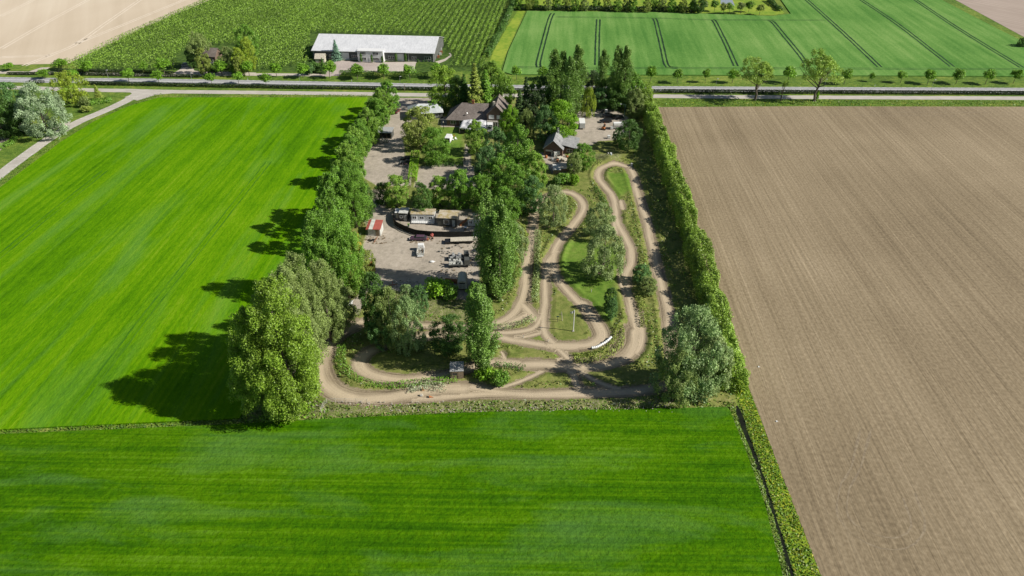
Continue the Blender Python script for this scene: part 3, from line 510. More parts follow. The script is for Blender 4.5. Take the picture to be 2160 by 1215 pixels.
# -- poplar and ash row on the left side of the plot
LG = 'tall trees along the left side of the plot'
for a in [('poplar', 562, 594, 32, 15, 'poplar', 'broad sunlit yellow-green poplar at the front left corner, tallest of the row'),
 ('poplar', 610, 672, 21, 7.5, 'poplar', 'smaller bright poplar pressed against the right of the big corner poplar, beside the track bend'),
 ('poplar', 508, 655, 26, 11.5, 'poplar', 'low leaning bright poplar on the field side of the big corner poplar'),
 ('tall', 582, 806, 9, 8, 'poplar', 'bushy low poplar growth at the foot of the corner poplar'),
 ('poplar', 612, 536, 27, 11, 'grey', 'grey-green poplar just behind the corner poplar, on the field side'),
 ('poplar', 668, 550, 21.5, 10, 'grey', 'grey-green poplar behind the corner poplar, nearer the scrap yard'),
 ('poplar', 566, 600, 27.5, 13, 'grey', 'shorter grey-green poplar hidden behind the crown of the corner poplar'),  # added out of sight to widen the corner poplar's shadow
 ('poplar', 590, 566, 27, 12, 'grey', 'grey-green poplar between the corner poplar and the field-side one behind'),  # added to fill the gap in the row's shadow
 ('tall', 706, 592, 13, 8, 'grey', 'smaller grey-green tree leaning over the track bend by the yard'),
 ('tall', 700, 640, 7.5, 6, 'dark', 'low dark tree beside the track bend behind the corner poplar'),
 ('poplar', 664, 448, 25, 12, 'mid', 'mid green poplar on the field side level with the red-roofed shed'),
 ('poplar', 706, 440, 25, 11, 'mid', 'rounded green poplar directly left of the red-roofed shed'),
 ('tall', 735, 505, 16, 7, 'olive', 'olive green tree hanging over the yellow machine left of the yard'),
 ('tall', 768, 528, 7, 5.5, 'olive', 'small pale olive tree between the red-roofed shed and the rusty skip'),
 ('tall', 690, 362, 20, 10, 'mid', 'green tree on the field side, level with the gap between the yards'),
 ('poplar', 732, 344, 20, 12, 'mid', 'wide rounded green tree at the lower left of the gravel car park'),
 ('tall', 762, 385, 12, 7, 'dark', 'darker green tree closing the lower end of the gravel car park'),
 ('tall', 725, 302, 15, 10, 'hedge', 'green hedge tree left of the pale gravel car park'),
 ('tall', 744, 318, 11, 7, 'mid', 'low bushy tree at the left rim of the gravel car park'),
 ('tall', 742, 268, 13.5, 9.5, 'hedge', 'hedge tree on the field side of the dark timber shed'),
 ('tall', 760, 262, 11.5, 7, 'mid', 'bushy tree right behind the left wall of the dark timber shed'),
 ('tall', 772, 228, 13.5, 9, 'hedge', 'hedge tree beside the drive, opposite the parked maroon car'),
 ('tall', 794, 206, 12.5, 9, 'mid', 'hedge tree one before the last at the road end of the left row'),
 ('tall', 800, 188, 12.5, 9, 'hedge', 'hedge tree on the field side at the road end of the left row'),
 ('tall', 814, 170, 13, 9.5, 'mid', 'last tree of the left row, standing at the service road by the drive entrance')]: tree(*a, group=LG)
for a in [(724, 320, 12.5, 9, 'added low bushy tree filling the left row beside the gravel car park'), (738, 285, 12, 9, 'added bushy tree filling the left row between car park and dark shed'), (755, 250, 12, 9, 'added bushy tree on the field side just beyond the dark shed'),
 (770, 236, 11.5, 8, 'added low tree filling the left row beside the upper drive'), (785, 208, 11.5, 8, 'added low tree on the field side beside the maroon car'), (704, 352, 17, 9, 'added field-side tree filling the left row at the lower car park'), (688, 398, 20, 9, 'added field-side tree filling the left row above the yard entrance')]:
    tree('tall', a[0], a[1], a[2], a[3], 'mid', a[4], LG)  # filler trees added to close the row and its shadow on the field
# -- trees around the restaurant and car parks
for a in [('round', 880, 224, 15, 15, 'olive', 'large round light green tree between the drive and the white van'),
 ('round', 915, 270, 13, 11, 'mid', 'round vivid green tree in front of the light green one, left of the white van'),
 ('shrub', 928, 318, 4, 4, 'lime', 'small bright bush on the lawn at the foot of the vivid green tree'),
 
 
 
 
 
 
 ('round', 1062, 395, 14, 10, 'mid', 'green tree right of the caravan row behind the tall poplars'),
 ('tall', 1002, 255, 12, 8.5, 'hedge', 'light green tree in front of the grey stretch tent'),
 ('round', 1045, 268, 14, 10, 'teal', 'blue-green tree in front of the white kiosk'),
 ('round', 1030, 310, 13, 11, 'teal', 'low dark blue-green tree beside the paved garden path'),
 ('tall', 1094, 262, 19, 11, 'mid', 'tall pale green tree in the middle of the dense clump left of the garage'),
 ('round', 1055, 325, 14, 11, 'mid', 'round green tree in the left part of the dense clump'),
 ('tall', 1128, 318, 15, 9, 'hedge', 'light green tree at the right flank of the dense clump, beside the garage forecourt'),
 ('round', 1085, 345, 15, 11, 'mid', 'round green tree at the front of the dense clump'),
 ('round', 1122, 372, 12, 9, 'teal', 'dark blue-green tree behind the silver willow at the track'),
 ('weep', 1112, 228, 11, 7, 'grey', 'small grey-green birch behind the garage'),
 ('round', 1075, 222, 12, 8, 'lime', 'bright green tree right of the farmhouse gable'),
 ('round', 1090, 275, 11, 8, 'dark', 'dark tree between the farmhouse corner and the garage'),
 ('round', 1187, 212, 15, 13, 'lime', 'vivid green maple between the garage and the white trailer'),
 ('round', 1152, 222, 14, 9, 'teal', 'dark green tree on the left of the vivid maple'),
 ('tall', 1232, 303, 9, 8, 'mid', 'green tree in front of the right wing of the garage'),
 ('tall', 1213, 322, 7.5, 6, 'grey', 'grey-green small tree left of the one at the garage wing'),


 ('round', 936, 138, 17, 15, 'poplar', 'large yellow-green linden at the road behind the grey-roofed annex'),
 ('round', 965, 160, 14, 10, 'dark', 'dark green tree directly behind the farmhouse roof'),
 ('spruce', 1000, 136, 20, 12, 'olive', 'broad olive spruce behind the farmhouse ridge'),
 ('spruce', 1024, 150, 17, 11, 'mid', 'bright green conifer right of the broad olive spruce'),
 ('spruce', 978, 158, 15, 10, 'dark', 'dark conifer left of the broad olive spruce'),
 ('tall', 1036, 128, 16, 12, 'hedge', 'green tree by the road above the farmhouse gable'),
 ('round', 1058, 150, 15, 11, 'hedge', 'light green tree at the road end right of the farmhouse gable'),
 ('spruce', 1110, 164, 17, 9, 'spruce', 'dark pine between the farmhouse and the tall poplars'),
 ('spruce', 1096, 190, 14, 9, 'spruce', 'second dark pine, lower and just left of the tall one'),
 ('round', 1142, 160, 15, 12, 'dark', 'dark broad tree left of the tall roadside poplars'),
 ('round', 1130, 195, 13, 10, 'spruce', 'dark low tree under the pines'),
 ('tall', 914, 210, 6, 6, 'mid', 'small green tree behind the grey-roofed annex'),


 ('round', 1252, 148, 10, 12, 'spruce', 'very dark tree in the gap between the poplar groups'),
 ('round', 1300, 150, 12, 10, 'dark', 'dark tree at the road below the twin poplars'),
 ('tall', 1340, 152, 14, 9, 'mid', 'green tree at the road end of the long right hedge'),
 ('tall', 1345, 185, 12, 8, 'grey', 'grey-green tree at the road end of the right hedge, before the greener one'),

 ('weep', 1244, 182, 12, 6.5, 'yellow', 'golden-green weeping birch right of the tall poplars')]: tree(*a, group='trees around the farmyard')
for a in [(1172, 98, 27, 7.5, 'tall dark poplar at the left of the roadside group, beside the dark pines'), (1189, 103, 26, 6, 'tall poplar second from the left in the roadside group'),
 (1206, 113, 27, 6.5, 'paler poplar in front of the roadside group, nearest the garage'), (1222, 87, 29, 7, 'tallest poplar of the roadside group, with a pointed top'),
 (1276, 101, 21, 6, 'single slender poplar standing between the two poplar groups'), (1308, 90, 26, 6.5, 'left one of the twin poplars above the parking area'), (1325, 91, 26, 6, 'right one of the twin poplars above the parking area')]:
    tree('lombardy', a[0], a[1], a[2], a[3], 'lomb', a[4], 'columnar poplars')
for a in [(1026, 398, 27, 6.4, 'tall columnar poplar at the right edge of the scrap yard, left one of the cluster'), (1051, 412, 28.5, 6.8, 'tall columnar poplar at the front of the cluster beside the scrap yard'),
 (1070, 442, 23, 6, 'lower columnar poplar at the track side of the cluster'), (1030, 450, 23, 6.2, 'columnar poplar filling the middle of the cluster beside the yard')]: tree('lombardy', a[0], a[1], a[2], a[3], 'lomb', a[4], 'columnar poplars')
tree('lombardy', 1013, 594, 23.5, 6.6, 'lomb', 'single columnar poplar inside the track loop above the little hut', 'columnar poplars')
tree('lombardy', 996, 606, 20, 4.4, 'lomb', 'slim columnar poplar grown against the left of the single one in the loop', 'columnar poplars')
# -- inside the track
for a in [('willow', 1170, 390, 13, 9.6, 'willow', 'silvery willow inside the upper left loop of the track'),
 ('willow', 1478, 648, 21, 15, 'silver', 'great silver willow at the lower right corner of the plot'),
 ('willow', 1515, 708, 14, 10.5, 'willow', 'lower green willow at the right flank of the great silver one'),
 ('willow', 1438, 735, 14, 9, 'grey', 'darker willow growth left of the great silver one, over the track end'),
 ('tall', 1090, 475, 12, 6.5, 'willow', 'pale green tree between the tall poplars and the left track'),
 ('tall', 1082, 530, 8, 5, 'olive', 'low pale tree in front of the pale one beside the left track'),
 ('tall', 1098, 470, 10, 5, 'olive', 'olive tree at the upper end of the left track straight'),
 ('tall', 782, 578, 17, 8, 'dark', 'dark birch at the left of the clump inside the track bend'),
 ('willow', 815, 605, 15.5, 8.5, 'grey', 'drooping light birch in the middle of the clump inside the bend'),
 ('willow', 852, 625, 14.5, 8.5, 'silver', 'silver-green willow at the right of the clump inside the bend'),
 ('willow', 800, 660, 9, 8, 'teal', 'low dark willow at the front of the clump inside the bend'),
 ('tall', 880, 602, 8, 5, 'teal', 'small grey-green tree at the lower edge of the scrap yard'),
 ('tall', 856, 600, 6, 4, 'silver', 'small silver sapling beside the rubble heap'),
 ('round', 945, 672, 9, 9.5, 'dark', 'dark round tree left of the single columnar poplar in the loop'),
 ('shrub', 920, 588, 4.5, 7.5, 'lime', 'bright green bush with yellow blossom beside the round-roofed wagon'),
 ('shrub', 950, 606, 3.5, 5, 'mid', 'green bush left of the round-roofed wagon'),
 ('tall', 1000, 598, 7, 4.5, 'mid', 'small green tree between the wagon and the tall poplars'),
 ('tall', 1290, 606, 7, 3.6, 'dark', 'narrow dark bush on the right part of the central lawn'),
 ('tall', 1293, 632, 6, 3.2, 'teal', 'narrow dark bush in front of the other one at the right track'),
 ('tall', 1356, 560, 5, 5, 'teal', 'dull blue-green bush beside the gravel straight'),
 ('tall', 1368, 585, 5, 5.5, 'grey', 'grey-green bush at the gravel straight, nearer than the blue-green one'),
 ('shrub', 1190, 362, 4.5, 5, 'mid', 'green bush at the foot of the garage forecourt'),
 ('shrub', 1213, 365, 4, 3.4, 'lime', 'round bright bush right of the sunken sheds'),
 ('shrub', 1172, 372, 3.6, 4, 'dark', 'dark bush in front of the sunken sheds')]: tree(*a, group='trees and bushes around the track')
treeb('tall', 838, 436, 370, 58, 'hedge', 'bright green tree at the lower edge of the gravel car park')
treeb('tall', 806, 432, 386, 34, 'dark', 'low dark tree left of the bright one below the gravel car park')
treeb('tall', 893, 456, 384, 48, 'dark', 'dark tree hanging over the white static caravan')
treeb('tall', 928, 436, 372, 52, 'hedge', 'green tree directly behind the white static caravan')
treeb('tall', 972, 440, 358, 58, 'mid', 'green tree behind the dark cabin with the square window')
treeb('round', 1015, 446, 368, 66, 'mid', 'dense green tree above the right end of the caravan row')
treeb('round', 1325, 318, 252, 58, 'dark', 'dark round tree beside the horse trailer at the right hedge')
treeb('tall', 1302, 306, 270, 28, 'teal', 'small dark tree at the left flank of the round one by the horse trailer')
treeb('round', 1297, 231, 176, 54, 'dark', 'dark green tree behind the parked cars')
treeb('round', 1266, 230, 186, 48, 'teal', 'dark green tree behind the parked cars, right of the golden birch')
treeb('tall', 1332, 234, 192, 34, 'dark', 'dark tree behind the street lamp of the parking area')
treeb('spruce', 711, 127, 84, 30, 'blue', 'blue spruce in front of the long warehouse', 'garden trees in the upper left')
treeb('willow', 1262, 500, 428, 72, 'willow', 'silvery willow behind the larger one on the central lawn')
treeb('willow', 1272, 584, 474, 104, 'willow', 'largest silvery willow on the central lawn')
treeb('shrub', 1055, 812, 780, 44, 'mid', 'leafy bush at the foot of the single columnar poplar')
treeb('shrub', 1025, 800, 775, 46, 'lime', 'bright ground bush right under the single columnar poplar')
# -- top left corner
for a in [('willow', 60, 174, 20, 19, 'white', 'huge white-silver tree at the side road'), ('weep', 130, 150, 13, 16, 'yellow', 'golden weeping willow beside the service road'),
 ('round', 8, 172, 16, 14, 'teal', 'dark tree at the left edge behind the white-silver tree'), ('round', -28, 200, 16, 14, 'dark', 'dark green tree cut by the left edge of the picture'),
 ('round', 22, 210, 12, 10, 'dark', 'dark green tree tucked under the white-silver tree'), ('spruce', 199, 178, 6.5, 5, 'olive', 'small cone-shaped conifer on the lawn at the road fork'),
 ('shrub', 172, 202, 4.5, 6, 'grey', 'grey-green round bush at the road fork'), ('shrub', 178, 222, 2.6, 5.5, 'olive', 'low bush with white blossom beside the side road'),
 ('airy', 412, 64, 17, 13, 'grey', 'tall grey-green tree left of the brick house by the orchard'), ('tall', 398, 96, 10, 7, 'dark', 'dark tree at the foot of the tall grey-green one'), ('tall', 420, 100, 12, 7, 'olive', 'olive tree covering the left wall of the brick house'),
 ('round', 512, 50, 16, 12, 'mid', 'green tree behind the golden one right of the brick house'), ('tall', 515, 78, 15, 8, 'yellow', 'golden yellow tree right of the brick house'),
 ('tall', 498, 100, 12, 7, 'yellow', 'yellow-green tree left of the golden one'), ('round', 472, 98, 10, 9, 'grey', 'grey-green tree covering the right corner of the brick house'), ('tall', 500, 118, 9, 6, 'olive', 'small olive tree in front of the golden one'),
 ('shrub', 495, 135, 4, 6, 'lime', 'bright bush at the drive of the brick house'), ('shrub', 440, 132, 3.6, 7, 'dark', 'dark bush before the brick house'), ('shrub', 455, 138, 3, 5, 'spruce', 'darkest low bush before the brick house door'),

 ('shrub', 660, 128, 5, 7, 'dark', 'dark bush left of the garden shed'), ('spruce', 678, 122, 7, 4, 'dark', 'small dark conifer at the garden shed'), ('shrub', 698, 126, 4.5, 4.5, 'lime', 'bright bush right of the garden shed'), ('shrub', 650, 134, 5, 6, 'teal', 'low teal bush left of the garden shed, nearer the road')]:
    tree(*a, group='garden trees in the upper left')
for i, (x, b, t) in enumerate([(762.5, 131, 111), (785, 132, 114), (807, 132, 117), (836, 130, 110), (856, 130, 110), (655, 123, 106)]):
    treeb('column', x, b, t, 6.5, 'dark', ['clipped column left of the white annex', 'clipped column before the middle of the white annex', 'clipped column at the right corner of the white annex', 'clipped column left of the right warehouse door', 'clipped column right of the right warehouse door', 'dark column at the left end of the warehouse'][i], 'clipped columns by the warehouse', cat='shrub', name='columnar_shrub')
for i, (x, b, t) in enumerate([(882, 130, 123), (893, 130, 126), (900, 130, 126), (908, 130, 125)]):
    treeb('shrub', x, b, t, 6, 'teal', ['tallest round shrub before the right end of the warehouse', 'low shrub second from the left under the right warehouse windows', 'low shrub third from the left under the right warehouse windows', 'low shrub nearest the right corner of the warehouse'][i], 'low shrubs by the warehouse')
# -- far trees above the tramlined field
rr = random.Random(5)
for i in range(26):
    x = 1092+i*20.5+rr.uniform(-5, 5); b = 13+rr.uniform(-2, 4)+i*.35
    treeb('tall' if i < 18 else 'young', x, b+6, b-rr.uniform(22, 32) if i < 18 else b-17, 20 if i < 18 else 17, ['mid', 'olive', 'hedge', 'grey'][i % 4], 'slender tree in the far top row, %s from the %s' % (ordn(i % 13), 'left end' if i < 13 else 'small dark hedge gap'), 'far tree row at the top of the picture')
tree('tall', 1478, -22, 13, 10, 'dark', 'dark dense tree standing out of the far row')
# -- hedges
def hedge(name, px, w_, h, mat, label, dens=26, ls=.2, box=False, zb=0, world=False, mats=None, stems=False):
    P_ = smooth(px if world else GA(px), .5); n_ = len(P_); Ltot = np.linalg.norm(np.diff(P_, axis=0), axis=1).sum()
    d = np.gradient(P_, axis=0); d /= np.linalg.norm(d, axis=1)[:, None]; nm = np.stack([-d[:, 1], d[:, 0]], 1)
    N = int(Ltot*(w_+2*(np.mean(h)))*dens/4); i = rng.integers(0, n_, N); hs = np.interp(np.linspace(0, 1, n_), np.linspace(0, 1, len(h) if hasattr(h, '__len__') else 2), h if hasattr(h, '__len__') else [h, h])
    a = rng.random(N)*math.pi; ss = i*.5
    lump = (vnoise(ss*.11, np.zeros(N), 20)*.35+vnoise(ss*.3, np.zeros(N), 21)*.35+vnoise(ss*.5+a*1.2, a*2.2, 22)*.5)-.05 if not box else np.full(N, .6)
    rad = (.52+.8*lump) if not box else 1+.05*rng.normal(size=N); inn = rng.random(N) < .2; rad = rad*np.where(inn, rng.random(N), .88+.2*rng.random(N))
    e = .6 if not box else .25; ca = np.sign(np.cos(a))*np.abs(np.cos(a))**e; sa = np.abs(np.sin(a))**e
    lat = ca*rad*w_/2; z = sa*rad*hs[i]
    if box:
        r_ = rng.random(N)*(2*hs[i]+w_); tp = (r_ > hs[i]) & (r_ < hs[i]+w_); lat = np.where(tp, r_-hs[i]-w_/2, np.where(r_ <= hs[i], -w_/2, w_/2))*.97; z = np.where(tp, hs[i], np.where(r_ <= hs[i], r_, r_-hs[i]-w_)); a = np.where(tp, math.pi/2, np.where(r_ <= hs[i], math.pi-.3, .3))
    c = np.c_[P_[i]+nm[i]*lat[:, None]+rng.normal(size=(N, 2))*(.07 if box else .15), zb+z]; nn = np.c_[nm[i]*np.cos(a)[:, None], np.sin(a)]+.6*rng.normal(size=(N, 3)); nn /= np.linalg.norm(nn, axis=1)[:, None]
    v = np.clip(-.05+.5*vnoise(ss*.07, np.zeros(N), 27)+.6*vnoise(ss*.35, a*1.5, 23)+.2*rng.normal(size=N)+.1, 0, 1)
    if not stems:
        o = link(name, fol(name, c, nn, ls*(.6+.8*rng.random(N)), v, L[mat])); return tag(o, kind='stuff') if name == 'weedy_berm' else tag(o, label, 'hedge')
    e_ = empty(name, (P_[0][0], P_[0][1], 0), 0, label, 'hedge'); c[:, :2] -= P_[0]
    link('foliage', fol('foliage', c, nn, ls*(.6+.8*rng.random(N)), v, L[mat]), e_)
    for k in range(0, n_, 8):
        p = P_[k]-P_[0]+rng.normal(size=2)*.6; MB().tube([(p[0], p[1], 0), (p[0]+.2, p[1], hs[k]*.4), (p[0]+rng.normal()*.4, p[1]+rng.normal()*.4, hs[k]*.85)], [.12, .08, .03], 5).build('stem', BARK, e_)
    return e_
hedge('tall_hedge', [(1352, 214), (1372, 262), (1395, 330), (1418, 400), (1445, 478), (1468, 555), (1492, 635), (1520, 735), (1545, 830)], 4.9, [8.5, 7, 6.5, 7, 6.3, 6.8, 6.3, 6, 5], 'tallhedge', 'long tall green hedge between the plot and the ploughed field', 150, .22, stems=True)
hedge('roadside_hedge', [(172, 177.5), (300, 180), (500, 184), (700, 187), (900, 190), (1150, 193.5), (1400, 195), (1780, 197), (2200, 199)], 1.9, 1.15, 'oxbow', 'low dark green hedge between the main road and the service road', 150, .2, box=True)
hedge('low_hedge', [(60, 176), (92, 176)], 1.9, 1.1, 'oxbow', 'short piece of dark hedge left of the golden willow', 60, .2, box=True)
hedge('low_hedge', [(122, 150.5), (200, 152), (300, 154), (366, 156)], 1.3, 1.1, 'oxbow', 'thin dark hedge along the foot of the orchard', 140, .2, box=True)
hedge('low_hedge', [(18, 157.5), (110, 157.5), (250, 160), (420, 163), (450, 163.5)], 1.3, 1.0, 'oxbow', 'thin dark hedge on the road side of the far path', 140, .2, box=True)
hedge('low_hedge', [(718, 159), (770, 160), (830, 161), (902, 162)], 2.4, 2.0, 'dark', 'clipped dark green hedge between the warehouse forecourt and the road', 70, .22, box=True)
hedge('garden_hedge', [(877, 330), (870, 386)], 2.6, 2.2, 'lime', 'bright green clipped hedge between the two car parks', 80, .2, box=True)
hedge('garden_hedge', [(900, 350), (976, 350)], 1.2, 1.2, 'dark', 'low dark hedge between the lawn and the lower car park', 70, .2, box=True)
hedge('garden_hedge', [(122, 208), (160, 190)], 2.2, 2.4, 'lime', 'pale green clipped hedge running from the golden willow to the silver tree', 80, .22, box=True)
hedge('garden_hedge', [(180, 222), (236, 214)], 3.0, 1.6, 'mid', 'ragged green hedge on the lawn beside the side road', 70, .22)
hedge('garden_hedge', [(-40, 282), (50, 284), (62, 280)], 2.6, 2.6, 'dark', 'dark hedge under the white-silver tree at the left edge', 70, .22, box=True)
hedge('garden_hedge', [(-20, 320), (20, 306), (34, 294)], 1.6, 1.4, 'mid', 'low green hedge by the garden plot at the left edge', 70, .22)
hedge('far_hedge', [(1092, 20), (1200, 21), (1350, 23), (1470, 24)], 3.5, 2.5, 'spruce', 'dark undergrowth hedge below the far tree row', 50, .3)
hedge('far_hedge', [(1620, 2), (1645, 24)], 2.5, 2.2, 'dark', 'short dark hedge at the right end of the yellow meadow', 50, .3)
hedge('far_hedge', [(1092, -20), (1082, 12), (1060, 62), (1027, 122)], 2.6, 2.8, 'dark', 'dark windbreak hedge along the right edge of the orchard', 50, .3)
hedge('far_hedge', [(2148, 99), (2190, 97)], 4, 4, 'dark', 'dark bush mass at the right edge beside the far brown field', 60, .3)
# weedy strips and berms with flowers
hedge('weedy_berm', [(1030, 692), (1070, 690), (1105, 683), (1126, 672)], 1.8, .8, 'willow', 'flowering weedy berm between the left track and the lower one', 60, .15)
hedge('weedy_berm', [(1134, 490), (1132, 560), (1128, 640)], 1.6, 1.1, 'willow', 'weedy berm between the two parallel track straights', 60, .16)
hedge('weedy_berm', [(862, 822), (895, 817), (940, 822)], 2.2, 1.0, 'wflower', 'white flowering weeds beside the orange cones', 70, .15)
hedge('weedy_berm', [(1212, 757), (1245, 757), (1286, 744), (1305, 718), (1306, 690)], 2.6, 1.0, 'olive', 'overgrown bank outside the white barrier bend', 70, .17)
hedge('weedy_berm', [(722, 730), (720, 765), (745, 797), (800, 815), (880, 811), (960, 800)], 2.0, 1.0, 'mid', 'grassy bank between the two left loops of the track', 60, .16)
hedge('weedy_berm', [(1045, 772), (1080, 778), (1105, 782)], 1.6, 1.2, 'dark', 'dark weeds right of the single columnar poplar', 60, .16)
hedge('weedy_berm', [(1255, 398), (1275, 432), (1290, 452)], 1.5, 1.0, 'dark', 'dark weeds along the left of the narrow right track', 60, .16)
hedge('weedy_berm', [(1245, 352), (1285, 338), (1330, 342), (1344, 356)], 1.8, .9, 'olive', 'weedy bank around the upper hairpin', 60, .16)
hedge('weedy_berm', [(1338, 610), (1352, 650), (1358, 690)], 1.6, 1.0, 'olive', 'weeds between the right track and the gravel straight', 60, .16)
# -- orchard rows
oA = [(1072, -12), (470, -12)]; oB = [(1012, 150), (100, 152)]; excl = [GA([(655, 72), (928, 75), (948, 108), (960, 128), (940, 160), (600, 160), (560, 150), (648, 136), (655, 110)]), GA([(378, 155), (372, 120), (400, 96), (520, 96), (545, 135), (545, 160)]), GA([(-900, 137), (60, 137), (150, 131), (300, 62), (440, 0), (480, -30), (-900, -30)]), GA([(0, 148), (560, 148), (1080, 142), (1080, 200), (0, 200)])]
A0, A1 = GA(oA); B0, B1 = GA(oB); nr = 58
for k in range(nr):
    t = (k/(nr-1))**1.08; a = A0+(A1-A0)*t; b = B0+(B1-B0)*t; Lr = np.linalg.norm(a-b); n_ = int(Lr*15); s = rng.random(n_)
    tree_s = np.round(s*Lr/2.2)*2.2; s2 = (tree_s+rng.normal(size=n_)*.62)/Lr
    p = b+(a-b)*s2[:, None]+rng.normal(size=(n_, 2))*.36; ok = np.ones(n_, bool)
    for ex in excl: ok &= ~inpoly(p, ex)
    p = p[ok]; n2 = len(p)
    if n2 < 60: continue
    zz = .4+2.1*rng.random(n2)**.7; nn = unit(n2, .8); v = np.clip(.3+.5*vnoise(p[:, 0]*.05, p[:, 1]*.05, 31)+.2*rng.normal(size=n2), 0, 1)
    o = link('orchard_row', fol('orchard_row', np.c_[p, zz], nn, .34*(.6+.8*rng.random(n2))*.85, v, L['orch'])); tag(o, 'long row of low green fruit trees in the orchard behind the main road', 'orchard row', 'orchard rows')
# -- grass tufts (uncountable)
def tufts(name, px, dens, h, mats, world=False, seed=1, wts=None, z=-.03, clump=.45):
    poly = px if world else GA(px); b0 = poly.min(0); b1 = poly.max(0); N = int((b1-b0).prod()*dens); p = b0+(b1-b0)*rng.random((N, 2)); p = p[inpoly(p, poly)]
    p = p[vnoise(p[:, 0]*.6, p[:, 1]*.6, seed)*.6+vnoise(p[:, 0]*1.7, p[:, 1]*1.7, seed+1)*.4 > clump-.15*rng.random(len(p))]
    N = len(p); sel = rng.choice(len(mats), N, p=wts)
    for k, mt in enumerate(mats):
        q = p[sel == k]; n_ = len(q)
        if not n_: continue
        nn = unit(n_, 1.7); hh = h*.66*(.5+rng.random(n_)); zz = np.array([groundz(x, y) for x, y in q]) if z is None else z
        o = link(name, fol(name, np.c_[q, zz+hh*.45], nn, hh*.6, np.clip(.2+.6*vnoise(q[:, 0]*.3, q[:, 1]*.3, seed+5)+.2*rng.normal(size=n_), 0, 1), L[mt], .55)); tag(o, kind='stuff')
tufts('verge_grass', [(1376, 228), (1440, 420), (1500, 592), (1562, 770), (1640, 978), (1735, 1222), (1830, 1500), (1758, 1500), (1672, 1195), (1645, 1103), (1588, 938), (1566, 868), (1520, 740), (1470, 560), (1400, 330), (1362, 228)], 22, .45, ['grass', 'dry', 'lush', 'mustard'], wts=[.25, .05, .45, .25], clump=.15)
tufts('ditch_grass', [(1540, 866), (1551, 866), (1576, 938), (1608, 1012), (1635, 1103), (1662, 1195), (1694, 1320), (1745, 1500), (1722, 1500), (1650, 1215), (1611, 1061), (1575, 960)], 26, .45, ['grass', 'lush', 'willow'], wts=[.4, .35, .25], clump=.2)
tufts('front_weeds', [(640, 852), (760, 855), (900, 855), (1100, 850), (1300, 845), (1420, 835), (1552, 850), (1552, 868), (1000, 880), (700, 890), (480, 902), (520, 870)], 20, .55, ['grass', 'dry', 'mid', 'lush'], wts=[.4, .25, .2, .15], clump=.42)
tufts('front_weeds', [(560, 878), (660, 850), (690, 872), (560, 900), (490, 898)], 14, .7, ['lime', 'lush'], wts=[.6, .4], clump=.2)
tufts('field_edge_grass', [(-200, 912), (0, 903), (250, 893), (520, 880), (900, 872), (1545, 858), (1552, 866), (700, 890), (250, 912), (-200, 930)], 10, .55, ['lush', 'grass', 'dark'], wts=[.5, .3, .2], clump=.25)
tufts('verge_grass', [(330, 198), (775, 199.5), (775, 206), (330, 208), (290, 222), (210, 262), (130, 305), (0, 402), (-200, 560), (-200, 520), (0, 378), (100, 305), (180, 263), (260, 223)], 4, .5, ['grass', 'lush', 'dry'], wts=[.5, .4, .1], clump=.3)
tufts('verge_grass', [(1355, 209), (2200, 213), (2400, 214), (2400, 226), (2160, 225), (1700, 223), (1380, 226), (1362, 222)], 5, .6, ['grass', 'lush', 'mustard', 'mid'], wts=[.4, .3, .1, .2], clump=.35)
tufts('verge_grass', [(540, 163), (900, 168), (2200, 179), (2200, 184.5), (1400, 181), (900, 176), (540, 170)], 1.6, .5, ['grass', 'lush', 'mid'], wts=[.5, .3, .2], clump=.35)
# plot tufts on the rough class
mown = multi([[(1158, 640), (1180, 608), (1245, 680), (1235, 715), (1190, 722), (1160, 700)], [(1045, 738), (1140, 740), (1150, 758), (1048, 760)], [(1135, 790), (1205, 785), (1205, 802), (1130, 806)], [(1240, 300), (1330, 300), (1325, 340), (1262, 345), (1240, 400), (1205, 400), (1215, 360)], [(1120, 802), (1050, 815), (1050, 800), (1110, 784)], [(1245, 782), (1370, 775), (1375, 805), (1290, 810)], [(780, 745), (940, 745), (960, 780), (860, 795), (790, 780)]])
msk = (mown < 0) & (dB > .5) & (dirt_j < -.5) & (yard_j < -.6) & (lawn < -.4); idx = np.where(msk)[0]; idx = idx[vnoise(P[idx, 0]*.45, P[idx, 1]*.45, 41)*.55+vnoise(P[idx, 0]*1.6, P[idx, 1]*1.6, 42)*.45+.25*(dirt[idx] > -2.2) > .60]; idx = rng.choice(idx, min(34000, len(idx)), replace=False)
q = P[idx]+rng.uniform(-.2, .2, (len(idx), 2)); n_ = len(q); hh = .15+.4*rng.random(n_)**2; sel = rng.choice(4, n_, p=[.45, .25, .25, .05])
for k, mt in enumerate(['grass', 'dry', 'mid', 'wflower']):
    m_ = sel == k; tag(link('rough_tufts', fol('rough_tufts', np.c_[q[m_], Z[idx][m_]+hh[m_]*.4], unit(m_.sum(), .6), hh[m_]*.7, np.clip(.5+.25*rng.normal(size=m_.sum()), 0, 1), L[mt], .55)), kind='stuff')
